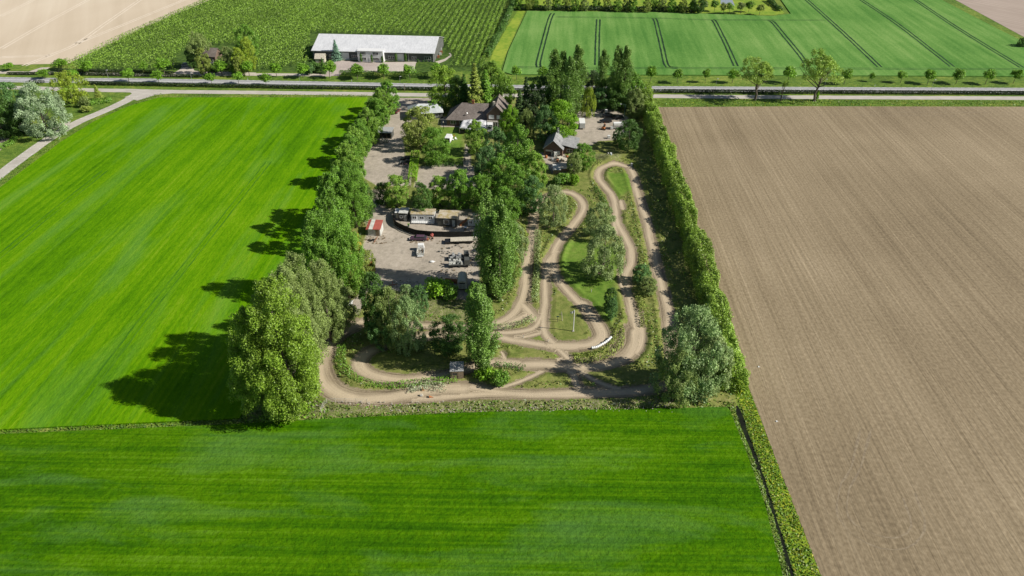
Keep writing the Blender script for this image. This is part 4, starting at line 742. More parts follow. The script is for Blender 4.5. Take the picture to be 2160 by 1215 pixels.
#OBJECTS
M_ = T_
def place(name, a, b, label, cat, group=None):
    p = G(*a); q = G(*b); e = empty(name, (p.x, p.y, max(groundz(p.x, p.y), groundz(q.x, q.y))-.02), math.atan2(q.y-p.y, q.x-p.x), label, cat, group); return e, (q-p).length
def put(name, x, y, rz, label, cat, group=None, z=None):
    p = G(x, y); return empty(name, (p.x, p.y, (groundz(p.x, p.y) if z is None else z)), math.radians(rz), label, cat, group)
def window(par, x0, x1, z0, z1, y=0, mull=1, fm='white', pm='glass', name='window', blind=False):
    """window in a wall facing local -y"""
    f = MB(); t = .09
    f.box(x0-t, x1+t, y-.08, y+.02, z0-t, z0); f.box(x0-t, x1+t, y-.08, y+.02, z1, z1+t); f.box(x0-t, x0, y-.08, y+.02, z0, z1); f.box(x1, x1+t, y-.08, y+.02, z0, z1)
    for k in range(mull): xm = x0+(x1-x0)*(k+1)/(mull+1); f.box(xm-.05, xm+.05, y-.07, y+.02, z0, z1)
    w_ = f.build(name, M_[fm], par); MB().box(x0, x1, y-.035, y+.01, z0, z1).build('pane', M_['white' if blind else pm], w_); return w_
def door(par, x0, x1, z1, y=0, mat='lgrey', panels=4, name='door', handle=True, z0=0):
    d = MB(); n = panels
    for k in range(n): d.box(x0, x1, y-.07, y+.01, z0+(z1-z0)*k/n+.02, z0+(z1-z0)*(k+1)/n)
    o = d.build(name, M_[mat], par)
    if handle: MB().box(x1-.25, x1-.1, y-.12, y-.07, z0+1.0, z0+1.08).build('handle', M_['dgrey'], o)
    return o
ROOFW = layered('metal_roof_sheet', [(.3, 1, 1, 0, .5, 3), (2.2, 1, .05, 0, .8, 2)], [(.1, (.52, .535, .56)), (.9, (.66, .675, .70))], rough=.45, spec=.4)
TILE = layered('brown_roof_tiles', [(.4, 1, 1, 0, .6, 3), (4, 1, .3, 0, .8, 3), (3, .3, 1, 0, .5, 3)], [(.1, (.11, .093, .082)), (.5, (.175, .15, .135)), (.95, (.25, .218, .20))], bl=(5, .4, 1, 0), bstr=.5, bdist=.06)
TILEG = layered('grey_roof_tiles', [(.4, 1, 1, 0, .6, 3), (4, 1, .3, 0, .8, 3)], [(.1, (.17, .175, .18)), (.9, (.30, .305, .31))], bl=(5, .4, 1, 0), bstr=.5, bdist=.06)
PANR = layered('grey_sheet_roof', [(.4, 1, 1, 0, .6, 3), (3, 1, .1, 0, .6, 3)], [(.1, (.38, .41, .42)), (.9, (.55, .58, .59))], rough=.6)
CLAD = layered('dark_cladding_wall', [(.3, 1, 1, 0, .5, 3), (3, 1, .05, 0, .8, 2)], [(.1, (.085, .09, .085)), (.9, (.13, .135, .13))])
FELT = layered('roof_felt', [(.5, 1, 1, 0, .8, 4), (2, 1, 1, 0, .6, 4)], [(.05, (.30, .24, .09)), (.5, (.42, .36, .26)), (.95, (.52, .48, .40))])
# ---- long warehouse
e, Wd = place('warehouse', (662, 124), (916, 130.5), 'long dark grey warehouse with pale metal roof behind its paved forecourt', 'warehouse'); hE = GH(662, 124, 105); Dp = 27; hR = hE+3.9
MB().profile([(0, 0), (0, hE), (Dp/2, hR), (Dp, hE), (Dp, 0)], 0, Wd).build('wall', CLAD, e)
MB().box(-.05, Wd+.05, -.06, 0, 0, .7).build('plinth', M_['conc'], e)
r = MB(); ov = .5
r.slab([(-ov, -ov, hE-.08), (Wd+ov, -ov, hE-.08), (Wd+ov, Dp/2, hR+.15), (-ov, Dp/2, hR+.15)], .14); r.slab([(-ov, Dp+ov, hE-.08), (Wd+ov, Dp+ov, hE-.08), (Wd+ov, Dp/2, hR+.148), (-ov, Dp/2, hR+.148)], .14); r.build('roof', ROOFW, e)
MB().box(-.5, Wd+.5, -.66, -.5, hE-.28, hE-.1).build('gutter', M_['white'], e)
sx = Wd/(916-662)
def wx(px): return (px-662)*sx
for a, b in ((722, 738), (839, 853)): door(e, wx(a), wx(b), 3.4, -.06, 'white', 5, 'overhead_door', False)
for a, b in ((667, 674), (696, 703), (744, 756), (821, 833), (870, 879), (896, 909)): window(e, wx(a), wx(b), 1.1, 2.3, -.06, 2)
for a in (664, 736.5+64, 814, 863, 915): MB().tube([(wx(a), -.15, 0), (wx(a), -.15, hE-.1)], .07, 6).build('downpipe', M_['white'], e)
a0, a1 = wx(759.5), wx(813); an = MB().box(a0, a1, -2.6, -.07, 0, 5.2); aw = an.build('annex_wall', M_['white'], e)
MB().slab([(a0-.2, -2.85, 5.22), (a1+.2, -2.85, 5.22), (a1+.2, 1.2, 5.34), (a0-.2, 1.2, 5.34)], .14).build('annex_roof', M_['white'], e)
for a, b in ((766, 777), (792, 803)):
    for z in (.9, 3.4): window(e, wx(a), wx(b), z, z+1.2, -2.6, 3)
door(e, wx(783), wx(786.5), 2.1, -2.6, 'white', 1, 'entrance_door')
# pallets and crates at the right gable
for k, (x, y) in enumerate([(931, 112), (929, 116), (925, 122), (930, 106)]):
    c = put('crate_stack', x, y, 5, ['wooden crate stack beside the warehouse gable, second from the far end', 'crate stack at the middle of the warehouse gable', 'crate stack nearest the front corner of the warehouse gable', 'crate stack farthest back along the warehouse gable'][k], 'crates', 'crates along the warehouse gable')
    MB().box(-.7, .7, -.6, .6, 0, .16).build('pallet', M_['wood'], c); MB().box(-.6, .6, -.5, .5, .17, 1.1, .95).build('crate', M_['dirtywhite' if k % 2 else 'rust'], c)
# ---- generic gable house in local frame
def gable(e, W, D, h, hr, wall, roof, along='x', ov=.35, th=.16, x0=0, y0=0, tag_='wall'):
    if along == 'x':
        MB().profile([(y0, 0), (y0, h), (y0+D/2, hr), (y0+D, h), (y0+D, 0)], x0, x0+W).build(tag_, wall, e)
        s = (hr-h)/(D/2); r = MB()
        r.slab([(x0-ov, y0-ov, h-ov*s+.12), (x0+W+ov, y0-ov, h-ov*s+.12), (x0+W+ov, y0+D/2, hr+.12), (x0-ov, y0+D/2, hr+.12)], th)
        r.slab([(x0-ov, y0+D+ov, h-ov*s+.12), (x0+W+ov, y0+D+ov, h-ov*s+.12), (x0+W+ov, y0+D/2, hr+.118), (x0-ov, y0+D/2, hr+.118)], th)
    else:
        V = [(x0, 0), (x0, h), (x0+W/2, hr), (x0+W, h), (x0+W, 0)]; m = MB(); k = 5
        m.add([(x, y0, z) for x, z in V]+[(x, y0+D, z) for x, z in V], [tuple(range(k))[::-1], tuple(range(k, 2*k))]+[(i, (i+1) % k, k+(i+1) % k, k+i) for i in range(k)]); m.build(tag_, wall, e)
        s = (hr-h)/(W/2); r = MB()
        r.slab([(x0-ov, y0-ov, h-ov*s+.12), (x0+W/2, y0-ov, hr+.12), (x0+W/2, y0+D+ov, hr+.12), (x0-ov, y0+D+ov, h-ov*s+.12)], th)
        r.slab([(x0+W+ov, y0-ov, h-ov*s+.12), (x0+W/2, y0-ov, hr+.118), (x0+W/2, y0+D+ov, hr+.118), (x0+W+ov, y0+D+ov, h-ov*s+.12)], th)
    return r.build('roof', roof, e)
# garden shed by the warehouse
e, Wd = place('garden_shed', (666, 132), (685, 132), 'small garden shed with pinkish tiled roof at the left of the forecourt', 'shed')
gable(e, Wd, 4.5, 2.0, 3.6, M_['cream'], M_['stone']); door(e, Wd*.4, Wd*.4+.9, 1.9, 0, 'wood', 3); window(e, Wd*.65, Wd*.85, .9, 1.6, 0)
# brick house
e, Wd = place('brick_house', (431, 136), (457, 137), 'two-storey brick house with brown roof half hidden by garden trees', 'house'); h = GH(431, 136, 118)
rf = gable(e, Wd, 7, h, h+2.9, M_['brick'], TILE); c = MB().box(.3, .95, 3.0, 3.7, h+2.0, h+4.0).build('chimney', M_['white'], rf)
MB().box(.4, .85, 3.1, 3.6, h+4.0, h+4.3).build('chimney_pot', M_['orange'], e)
MB().add([(-.03, 0, .05), (-.03, 0, h), (-.03, 3.5, h+2.75), (-.03, 7, h), (-.03, 7, .05)], [(0, 1, 2, 3, 4)]).build('gable_face', M_['cream'], e)
for x in (1.4, 3.6): window(e, x, x+1.2, h-1.9, h-.8, 0); window(e, x, x+1.2, .9, 2.1, 0)
door(e, 2.75, 3.45, 2.0, 0, 'white', 1)
# ---- farmhouse restaurant
e, Wd = place('farmhouse', (943, 265), (1028, 268), 'long farmhouse with brown tiled half-hipped roof and a cross gable at its right', 'farmhouse'); sx = Wd/85.
hE = 2.6; hR = hE+4.6; D = 11
MB().box(0, Wd, 0, D, 0, hE).build('wall', M_['brick'], e)
r = MB(); hx = 5.2
r.slab([(-.5, -.5, hE-.1), (Wd, -.5, hE-.1), (Wd, D/2, hR), (hx, D/2, hR)], .18); r.slab([(-.5, D+.5, hE-.1), (Wd, D+.5, hE-.1), (Wd, D/2, hR-.002), (hx, D/2, hR-.002)], .18)
r.slab([(-.5, -.5, hE-.1), (hx, D/2, hR), (-.5, D+.5, hE-.1)], .18); rf = r.build('roof', TILE, e)
MB().box(9, 9.9, D/2-.4, D/2+.5, hR-.6, hR+1.1).build('chimney', M_['rust'], rf); MB().box(13.5, 14.1, 2.0, 2.6, hE+1.9, hE+2.2).build('skylight', M_['black'], rf)
MB().box(21-5, 21.6-5, 4.2, 4.8, hE+3.5, hE+3.9).build('roof_vent', M_['black'], rf); MB().tube([(7.6, 1.2, hE+1.3), (7.6, 1.2, hE+2.1), (7.75, 1.1, hE+2.2)], [.04, .04, .3], 8).build('satellite_dish', M_['white'], rf)
gw = (1066-1029)*sx; gx0 = Wd+.02; hg = 5.3
gr = gable(e, gw, D+1.2, hg, hg+3.4, M_['brick'], TILE, 'y', .4, .18, gx0, -.6, 'gable_wall'); MB().box(gx0+gw*.30, gx0+gw*.30+.8, 1.4, 2.2, hg+2.0, hg+4.0).build('chimney', M_['stone'], gr)
for a in (.12, .56): window(e, gx0+gw*a, gx0+gw*(a+.26), 3.6, 4.9, -.6, 0, blind=True)
b_ = MB().box(gx0+.1, gx0+gw*.62, -2.0, -.68, 2.75, 2.9).build('balcony', M_['conc'], e); rl = MB()
for k in range(7): x = gx0+.15+k*(gw*.62-.25)/6; rl.box(x-.03, x+.03, -1.98, -1.92, 2.9, 3.8)
rl.box(gx0+.1, gx0+gw*.62, -1.99, -1.91, 3.8, 3.86).build('railing', M_['dgrey'], b_)
for a in (.1, .38, .62): window(e, gx0+gw*a, gx0+gw*(a+.2), .15, 2.2, -.6, 1, name='glass_door')
for k in range(5): window(e, 1.5+k*3.4, 3.4+k*3.4, .8, 2.0, 0, 1)
door(e, 18.5, 19.4, 2.05, 0, 'wood', 1); MB().box(-.5, Wd, -.62, -.52, hE-.25, hE-.1).build('gutter', M_['dgrey'], e)
# annex with grey sheet roof
e, Wd = place('annex_building', (898, 252), (934, 250), 'low annex with pale blue-grey sheet roof left of the farmhouse', 'annex'); 
MB().box(-6, Wd, 0, 8, 0, 2.5).build('wall', M_['dgrey'], e)
r = MB(); r.slab([(-6.6, -.5, 2.5), (Wd+.4, -.5, 2.5), (Wd-2.2, 4, 4.6), (-2.4, 4, 4.9)], .12); r.slab([(-6.6, 8.5, 2.5), (Wd+.4, 8.5, 2.5), (Wd-2.2, 4, 4.598), (-2.4, 4, 4.898)], .12); r.slab([(-6.6, -.5, 2.5), (-2.4, 4, 4.9), (-6.6, 8.5, 2.5)], .12); r.slab([(Wd+.4, -.5, 2.5), (Wd-2.2, 4, 4.6), (Wd+.4, 8.5, 2.5)], .12); r.build('roof', PANR, e)
for k in range(2): window(e, .6+k*2.6, 2.2+k*2.6, .8, 2.0, 0)
door(e, -2.2, -1.2, 2.05, 0, 'dgrey', 2)
# stretch tent
e, Wd = place('stretch_tent', (968, 283), (1026, 285), 'pale grey stretch tent on poles in front of the farmhouse', 'tent'); n = 25; V = []; rs = random.Random(2); D = 8.5
for j in range(n):
    for i in range(n):
        u, v = i/(n-1), j/(n-1); eg = .55*abs(math.sin(math.pi*u*4))*(1 if j in (0, n-1) else 0); edge = min(u, 1-u, v, 1-v)
        z = 2.0+1.5*max(0, 1-abs(u-.35)*4.5)*max(0, 1-abs(v-.5)*2)+1.2*max(0, 1-abs(u-.72)*4.5)*max(0, 1-abs(v-.55)*2)+.5*math.sin(math.pi*min(1, edge*5))
        if edge == 0: z += .3*math.cos(u*25+v*20)-.2
        V.append((u*Wd, v*D+(.5*math.sin(math.pi*u*5) if j == 0 else 0), z))
tm = mkmesh('canopy', V, [(j*n+i, j*n+i+1, (j+1)*n+i+1, (j+1)*n+i) for j in range(n-1) for i in range(n-1)], [M_['tent']], True); co = link('canopy', tm, e); so = co.modifiers.new('s', 'SOLIDIFY'); so.thickness = .03
for u, v in ((.02, .02), (.3, 0.02), (.62, .02), (.98, .02), (.35, .5), (.72, .55), (.02, .98), (.98, .98)): MB().tube([(u*Wd, v*D, 0), (u*Wd, v*D, 2.0 if v in (.02, .98) else 3.9)], .06, 6).build('pole', M_['wood'], e)
for k in range(4):
    t = put('picnic_table', 975+k*13, 281-k % 2*3, 4, ['picnic table under the left end of the stretch tent', 'picnic table under the stretch tent, second from its left', 'picnic table under the stretch tent, third from its left', 'picnic table under the right end of the stretch tent'][k], 'table', 'picnic tables under the tent')
    MB().box(-.9, .9, -.4, .4, .7, .76).build('table_top', M_['wood'], t)
    for s_ in (-1, 1): MB().box(-.9, .9, s_*.75-.14, s_*.75+.14, .42, .47).build('bench', M_['wood'], t)
    for s_ in (-1, 1): m = MB(); m.tube([(s_*.65, -.8, 0), (s_*.65, -.2, .7)], .05, 5); m.tube([(s_*.65, .8, 0), (s_*.65, .2, .7)], .05, 5); m.box(s_*.65-.03, s_*.65+.03, -.75, .75, .36, .42); m.build('leg', M_['wood'], t)
e, Wd = place('kiosk', (1028, 279), (1039, 279), 'small white box kiosk at the right end of the stretch tent', 'kiosk')
MB().box(0, Wd, 0, 3.2, .15, 2.5).build('body', M_['white'], e); MB().box(-.1, Wd+.1, -.1, 3.3, 2.5, 2.62).build('roof', M_['white'], e); window(e, .35, Wd-.35, 1.1, 1.9, 0, 0); MB().box(.2, Wd-.2, .1, 3.1, 0, .15).build('base', M_['dgrey'], e)
# ---- garage with wing
e, Wd = place('garage_building', (1147, 327), (1186, 330), 'brick garage with grey tiled gable roof, open door facing the camera, and a side wing', 'garage'); hE = 2.6; hR = 5.6; D = 13
gr = gable(e, Wd, D, hE, hR, M_['brick'], TILEG, 'y', .35, .16); MB().tube([(Wd*.66, 4.5, 4.3), (Wd*.66, 4.5, 4.9)], [.12, .12], 8).build('roof_vent', M_['white'], gr); MB().box(Wd*.74, Wd*.78, 3.0, 3.3, 3.9, 4.3).build('roof_pipe', M_['black'], gr)
ww = 26/5.95; wg = MB(); wg.box(Wd+.01, Wd+ww, 2.5, D-1.5, 0, 2.2); wg.build('wing_wall', M_['brick'], e); MB().slab([(Wd-.9, 2.1, 3.45), (Wd+ww+.4, 2.1, 2.3), (Wd+ww+.4, D-1.1, 2.3), (Wd-.9, D-1.1, 3.45)], .14).build('wing_roof', TILEG, e)
MB().box(Wd*.10, Wd*.48, -.05, -.01, 0, 2.1).build('garage_opening_shade', M_['black'], e); MB().box(Wd*.10, Wd*.48, -.13, -.06, 1.55, 2.1).build('roller_door', M_['dirtywhite'], e); door(e, Wd*.40, Wd*.48, 1.9, -.06, 'dirtywhite', 1); window(e, Wd*.66, Wd*.84, .7, 1.8, 0, 0, pm='dirtywhite')  # black panel paints the shade inside the open garage
f = MB(); f.slab([(-.36, -.42, 2.5), (Wd/2, -.42, 5.7), (Wd/2, -.36, 5.7), (-.36, -.36, 2.5)], .05); f.slab([(Wd+.36, -.42, 2.5), (Wd/2, -.42, 5.7), (Wd/2, -.36, 5.7), (Wd+.36, -.36, 2.5)], .05); f.build('bargeboard', M_['white'], e); window(e, Wd+ww*.3, Wd+ww*.7, .8, 1.7, 2.5, 1)
# sunken sheds below the forecourt
for k, (a, b, mt) in enumerate([((1167, 367), (1182, 367), 'dirtywhite'), ((1183, 364), (1196, 364), 'stone'), ((1197, 366), (1211, 366), 'conc')]):
    e, Wd = place('low_shed', a, b, ['flat low shed with weathered pale roof, left one of three below the garage forecourt', 'flat low shed with stone-coloured roof, middle one of three below the forecourt', 'flat low shed with grey roof and red front edge, right one of three'][k], 'shed', 'flat sheds below the forecourt')
    MB().box(0, Wd, 0, 3.6, 0, 1.4).build('wall', M_['wood'], e); MB().slab([(-.15, -.2, 1.42), (Wd+.1, -.2, 1.42), (Wd+.1, 3.8, 1.7), (-.15, 3.8, 1.7)], .1).build('roof', M_[mt], e)
    if k: MB().box(0, Wd, -.24, -.2, 1.2, 1.34).build('edge_board', M_['red'], e)
# timber shed by the drive
e, Wd = place('timber_shed', (796, 292), (826, 293), 'dark open-fronted timber shed with felt roof between drive and car park', 'shed')
m = MB(); m.box(0, Wd, 3.9, 4.0, 0, 2.5); m.box(0, .1, 0, 3.9, 0, 2.4); m.box(Wd-.1, Wd, 0, 3.9, 0, 2.4); m.build('wall', M_['dgrey'], e)
for k in range(4): MB().box(.1+k*(Wd-.36)/3, .26+k*(Wd-.36)/3, .0, .16, 0, 2.3).build('post', M_['wood'], e)
MB().slab([(-.2, -.3, 2.4), (Wd+.2, -.3, 2.4), (Wd+.2, 4.3, 2.85), (-.2, 4.3, 2.85)], .12).build('roof', M_['grey'], e)
for k, (x, y) in enumerate([(800, 299), (804, 302), (808, 299), (812, 301), (817, 300)]):
    c = put('stone_slab_stack', x, y, 15*k, ['upright pale slabs before the timber shed, leftmost', 'upright pale slabs before the timber shed, left of the middle', 'tallest upright pale slab before the timber shed, in the middle', 'upright pale slabs before the timber shed, right of the middle', 'upright pale slabs before the timber shed, rightmost'][k], 'slabs', 'pale slabs before the timber shed')
    MB().box(-.5, .5, -.4, .4, 0, .15).build('pallet', M_['wood'], c); MB().box(-.4, .4, -.28, .28, .15, 1.1+.25*(k == 2), .8).build('slab', M_['stone'], c)
# ---- vehicles
def car(x, y, rz, body, label, group='parked cars', L_=4.3, H_=1.45, Wc=1.75, rear='hatch', damaged=False):
    e = put('parked_car', x, y, rz, label, 'car', group); h2 = Wc/2; hl = L_/2      # long axis local x
    m = MB(); prof = [(-hl, .35), (-hl, .78), (-hl+.12, .92), (hl-1.15, .95), (hl-.25, .80), (hl, .62), (hl, .32)]; k = len(prof)
    for s_ in (-1, 1): m.v += [(x_, s_*h2*(.92 if z_ > .9 else 1), z_) for x_, z_ in prof]
    m.f += [tuple(range(k)), tuple(range(2*k-1, k-1, -1))]+[(i, k+i, k+(i+1) % k, (i+1) % k) for i in range(k)]; b = m.build('body', M_[body], e)
    c = MB(); r0, r1, r2, r3 = -hl+.18, -hl+.75, hl-1.9, hl-1.15; V = [(r0, h2*.88, .93), (r1, h2*.74, H_), (r2, h2*.74, H_), (r3, h2*.88, .94)]; V = V+[(a, -b_, z) for a, b_, z in V]
    c.add(V, [(0, 1, 2, 3), (7, 6, 5, 4), (0, 4, 5, 1), (2, 6, 7, 3)]); c.build('windows', M_['glass'], e)
    MB().box(r1-.04, r2+.04, -h2*.75, h2*.75, H_-.01, H_+.04).build('roof', M_[body], e)
    for sx_ in (-hl+.8, hl-.85):
        for sy in (-1, 1): w_ = MB().tube([(sx_, sy*(h2-.2), .32), (sx_, sy*(h2+.02), .32)], .32, 12).build('wheel', M_['rubber'], e); MB().tube([(sx_, sy*(h2-.02), .32), (sx_, sy*(h2+.035), .32)], .18, 8).build('rim', M_['grey'], w_)
    for sy in (-1, 1): MB().box(hl-.12, hl+.02, sy*.6-.18, sy*.6+.18, .56, .7).build('headlight', M_['white'], e); MB().box(-hl-.02, -hl+.05, sy*.66-.14, sy*.66+.14, .6, .8).build('tail_light', M_['red'], e)
    return e
car(837, 237, 75, 'maroon', 'maroon hatchback parked on the drive at the left hedge, tail to the camera')
car(858, 338, 175, 'black', 'black car parked at the clipped bright hedge, the farther of the pair'); car(859, 346, 177, 'black', 'black car parked at the clipped bright hedge, the nearer of the pair', L_=4.5)
car(1283, 247, 3, 'black', 'black estate car farthest back on the right parking area', L_=4.6); car(1277, 258, 183, 'black', 'black car in the middle of the right parking area, nearest the open gravel', L_=4.7)
car(1304, 250, 5, 'black', 'black car in the shade of the right hedge behind the horse trailer')
for x_, y_ in ((1128, 183), (1160, 184)): car(x_, y_+3, 2, 'white' if x_ == 1128 else 'grey', 'white car on the main road glimpsed behind the dark pines' if x_ == 1128 else 'silver car on the main road just left of the tall poplars', 'cars on the main road')
# white van
e = put('white_van', 947, 298, 82, 'white van with open tail parked left of the small lawn', 'van')
MB().box(-2.6, 1.5, -1, 1, .35, 2.2, .96).build('cargo_body', M_['white'], e); MB().add([(1.48, -.95, .35), (2.7, -.95, .35), (2.7, -.95, .95), (2.1, -.9, 1.2), (1.5, -.88, 2.1), (1.48, .95, .35), (2.7, .95, .35), (2.7, .95, .95), (2.1, .9, 1.2), (1.5, .88, 2.1)], [(0, 1, 2, 3, 4), (9, 8, 7, 6, 5), (1, 6, 7, 2), (2, 7, 8, 3), (4, 9, 5, 0)]).build('cab', M_['white'], e)
MB().add([(2.12, -.85, 1.22), (1.54, -.82, 2.04), (1.54, .82, 2.04), (2.12, .85, 1.22)], [(0, 1, 2, 3)]).build('windscreen', M_['glass'], e); MB().box(-2.66, -2.6, -.85, .85, .6, 2.0).build('rear_opening_shade', M_['black'], e)  # black tail panel paints the dark inside of the cargo body
for a in (-1.6, 1.9):
    for s_ in (-1, 1): MB().tube([(a, s_*.8, .34), (a, s_*1.02, .34)], .34, 12).build('wheel', M_['rubber'], e)
# flat helpers for wagons
def wheels(e, xs, h2, r=.3, mat='rubber'):
    for a in xs:
        for s_ in (-1, 1): MB().tube([(a, s_*(h2-.2), r), (a, s_*(h2+.02), r)], r, 12).build('wheel', M_[mat], e)
def box_wagon(name, x, y, rz, L_, W_, z0, z1, mat, roofm, label, cat, group=None, wh=True):
    e = put(name, x, y, rz, label, cat, group); MB().box(-L_/2, L_/2, -W_/2, W_/2, z0, z1).build('body', M_[mat], e)
    MB().box(-L_/2-.06, L_/2+.06, -W_/2-.06, W_/2+.06, z1, z1+.1, .96).build('roof', M_[roofm] if isinstance(roofm, str) else roofm, e)
    if wh: wheels(e, (-.5, .5), W_/2, .32); MB().tube([(L_/2, 0, z0), (L_/2+1.1, 0, .35)], .06, 6).build('drawbar', M_['dgrey'], e)
    return e
e = box_wagon('cargo_trailer', 1227, 268, 88, 5.2, 2.1, .5, 2.5, 'grey', 'white', 'white-roofed grey box trailer under the vivid maple', 'trailer'); MB().box(-2.66, -2.6, -.9, .9, .6, 2.4).build('rear_door', M_['lgrey'], e)
e = put('horse_trailer', 1306, 271, 2, 'white horse trailer with rounded roof edge beside the round dark tree', 'trailer'); pr = [(-.95, .5), (-1, 1.6), (-.8, 2.25), (0, 2.45), (.8, 2.25), (1, 1.6), (.95, .5)]
MB().profile(pr, -2.3, 2.3).build('body', M_['dirtywhite'], e); MB().profile([(-1.02, 1.0), (-1.02, 1.08), (1.02, 1.08), (1.02, 1.0)], -2.2, 2.2).build('side_stripe', M_['brick'], e); wheels(e, (-.4, .4), 1.0); MB().tube([(2.3, 0, .6), (3.4, 0, .4)], .06, 6).build('drawbar', M_['dgrey'], e); MB().profile([(-.82, 2.262), (-.82, 2.3), (0, 2.5), (.82, 2.3), (.82, 2.262), (0, 2.455)], -2.32, 2.32).build('roof', M_['white'], e)
e = put('mini_excavator', 1273, 273, 65, 'small orange mini excavator on the gravel beside the white cube tank', 'excavator')
for s_ in (-1, 1): MB().profile([(s_*.7-.15, 0), (s_*.7-.15, .42), (s_*.7+.15, .42), (s_*.7+.15, 0)], -.9, .9).build('track', M_['rubber'], e)
MB().box(-.8, .6, -.55, .55, .45, 1.1, .9).build('body', M_['orange'], e); MB().box(-.3, .45, -.5, .1, 1.1, 1.95, .9).build('cab', M_['glass'], e); MB().tube([(.6, .2, .9), (1.5, .2, 2.0), (2.1, .2, 1.3)], [.12, .1, .08], 6).build('boom', M_['orange'], e); MB().box(1.9, 2.3, -.1, .5, .8, 1.25, 1.2).build('bucket', M_['rust'], e)
for x, y, lb in ((1290, 273, 'white cube tank in a cage between excavator and horse trailer'), (1284, 292, 'white cube tank alone at the lower edge of the parking area')):
    e = put('cube_tank', x, y, 3, lb, 'tank', 'cube tanks'); MB().box(-.55, .55, -.5, .5, 0, .14).build('pallet', M_['wood'], e); MB().box(-.5, .5, -.45, .45, .15, 1.12).build('tank', M_['white'], e); m = MB()
    for z in (.2, .5, .8, 1.15): m.box(-.56, .56, -.52, -.5, z, z+.03); m.box(-.56, .56, .5, .52, z, z+.03)
    m.build('cage', M_['grey'], e)
e = put('white_cabinet', 1278, 240, 0, 'white upright cabinet at the back edge of the right parking area', 'cabinet'); MB().box(-.45, .45, -.4, .4, 0, 1.7).build('body', M_['white'], e); MB().box(-.38, .38, -.45, -.41, .1, 1.6).build('door', M_['lgrey'], e)
e = put('waste_container', 1271, 238, 0, 'dark wheeled waste container left of the white cabinet', 'container'); MB().box(-.7, .6, -.5, .5, .2, 1.2, 1.06).build('body', M_['dgrey'], e); MB().box(-.75, .65, -.55, .55, 1.2, 1.3).build('lid', M_['black'], e)
# street lamp
def lamp(x, y, h, label, arm=1.4, side=-1, mat='green', group='street lamps', r=.08):
    e = put('street_lamp', x, y, 0, label, 'lamp', group); MB().tube([(0, 0, 0), (0, 0, h*.5), (0, 0, h)], [r*1.4, r, r*.7], 7).build('pole', M_[mat], e)
    MB().tube([(0, 0, h-.02), (side*arm*.4, 0, h+.25), (side*arm, 0, h+.3)], .04, 5).build('arm', M_[mat], e); MB().box(side*arm-.45, side*arm+.25, -.14, .14, h+.22, h+.38, .8).build('lamp_head', M_['lgrey'], e)
lamp(1316, 254, GH(1316, 254, 221), 'green street lamp beside the horse trailer with its head over the parked cars', 1.6, -1, r=.1)
for i, (x, y) in enumerate([(635, 184), (845, 188), (1508, 193), (1736, 194), (1962, 195), (232, 174), (408, 180)]):
    lamp(x, y, 5.2, ['thin roadside lamp right of the seventh near-row tree', 'thin roadside lamp left of the brown post at the farm entrance', 'thin roadside lamp left of the large open-crowned trees', 'thin roadside lamp just right of the large open-crowned trees', 'thin roadside lamp farthest to the right', 'thin roadside lamp farthest to the left', 'thin roadside lamp before the brick house'][i], .5, 1, 'grey', 'thin roadside lamps', .05)
e = put('marker_post', 854, 193, 0, 'tall reddish-brown post at the farm entrance by the road', 'post'); MB().tube([(0, 0, 0), (0, 0, 3.2)], .11, 8).build('pole', M_['brick'], e); MB().box(-.16, .16, -.16, .16, 3.2, 3.4, .5).build('cap', M_['dirtywhite'], e)
for i, (x, y) in enumerate([(742, 172), (1845, 182), (366, 137), (523, 169)]):
    e = put('bollard', x, y, 0, ['white reflector post on the verge before the warehouse', 'white reflector post on the verge at the right', 'white reflector post at the field corner left of the brick house', 'white reflector post below the brick house'][i], 'post', 'reflector posts'); MB().box(-.08, .08, -.06, .06, 0, 1.0, .8).build('post', M_['white'], e); MB().box(-.085, .085, -.065, .065, .7, .85).build('band', M_['dgrey'], e)
# ---- lower yard: red shed, caravans, cabins, fence
e, Wd = place('red_roofed_shed', (777, 497), (803, 498), 'small weathered shed with half red, half pale roof at the left edge of the yard', 'shed')
MB().box(0, Wd, 0, 3.6, 0, 2.2).build('wall', M_['dirtywhite'], e); r = MB().slab([(Wd*.42, -.3, 2.25), (Wd+.2, -.3, 2.25), (Wd+.1, 4.0, 3.0), (Wd*.42, 4.0, 3.0)], .08).build('roof', M_['red'], e)
MB().slab([(Wd*.1, -.3, 2.26), (Wd*.42-.01, -.3, 2.26), (Wd*.42-.01, 4.0, 3.01), (Wd*.1, 4.0, 3.01)], .08).build('roof_sheet', M_['dirtywhite'], e); MB().slab([(-.5, -.3, 2.1), (Wd*.1-.01, -.3, 2.25), (Wd*.1-.01, 4.0, 3.0), (-.5, 4.0, 2.8)], .08).build('roof_sheet', M_['red'], e)
door(e, Wd*.62, Wd*.92, 1.95, 0, 'wood', 1); m = MB()
for k in range(9): m.box(Wd*k/9+.05, Wd*k/9+.08, -.03, 0, 0, 2.15)
m.build('cladding_strips', M_['grey'], e)
CG = 'caravans and cabins behind the black fence'
def cabin(name, a, b, D, h, wall, roof, label, cat, slope=.15):
    e, Wd = place(name, a, b, label, cat, CG); MB().box(0, Wd, 0, D, .25, h).build('body', M_[wall], e)
    MB().slab([(-.12, -.15, h+.1), (Wd+.12, -.15, h+.1), (Wd+.12, D+.15, h+.1+slope), (-.12, D+.15, h+.1+slope)], .1).build('roof', roof, e); MB().box(.15, Wd-.15, .1, D-.1, 0, .25).build('base', M_['black'], e); return e, Wd
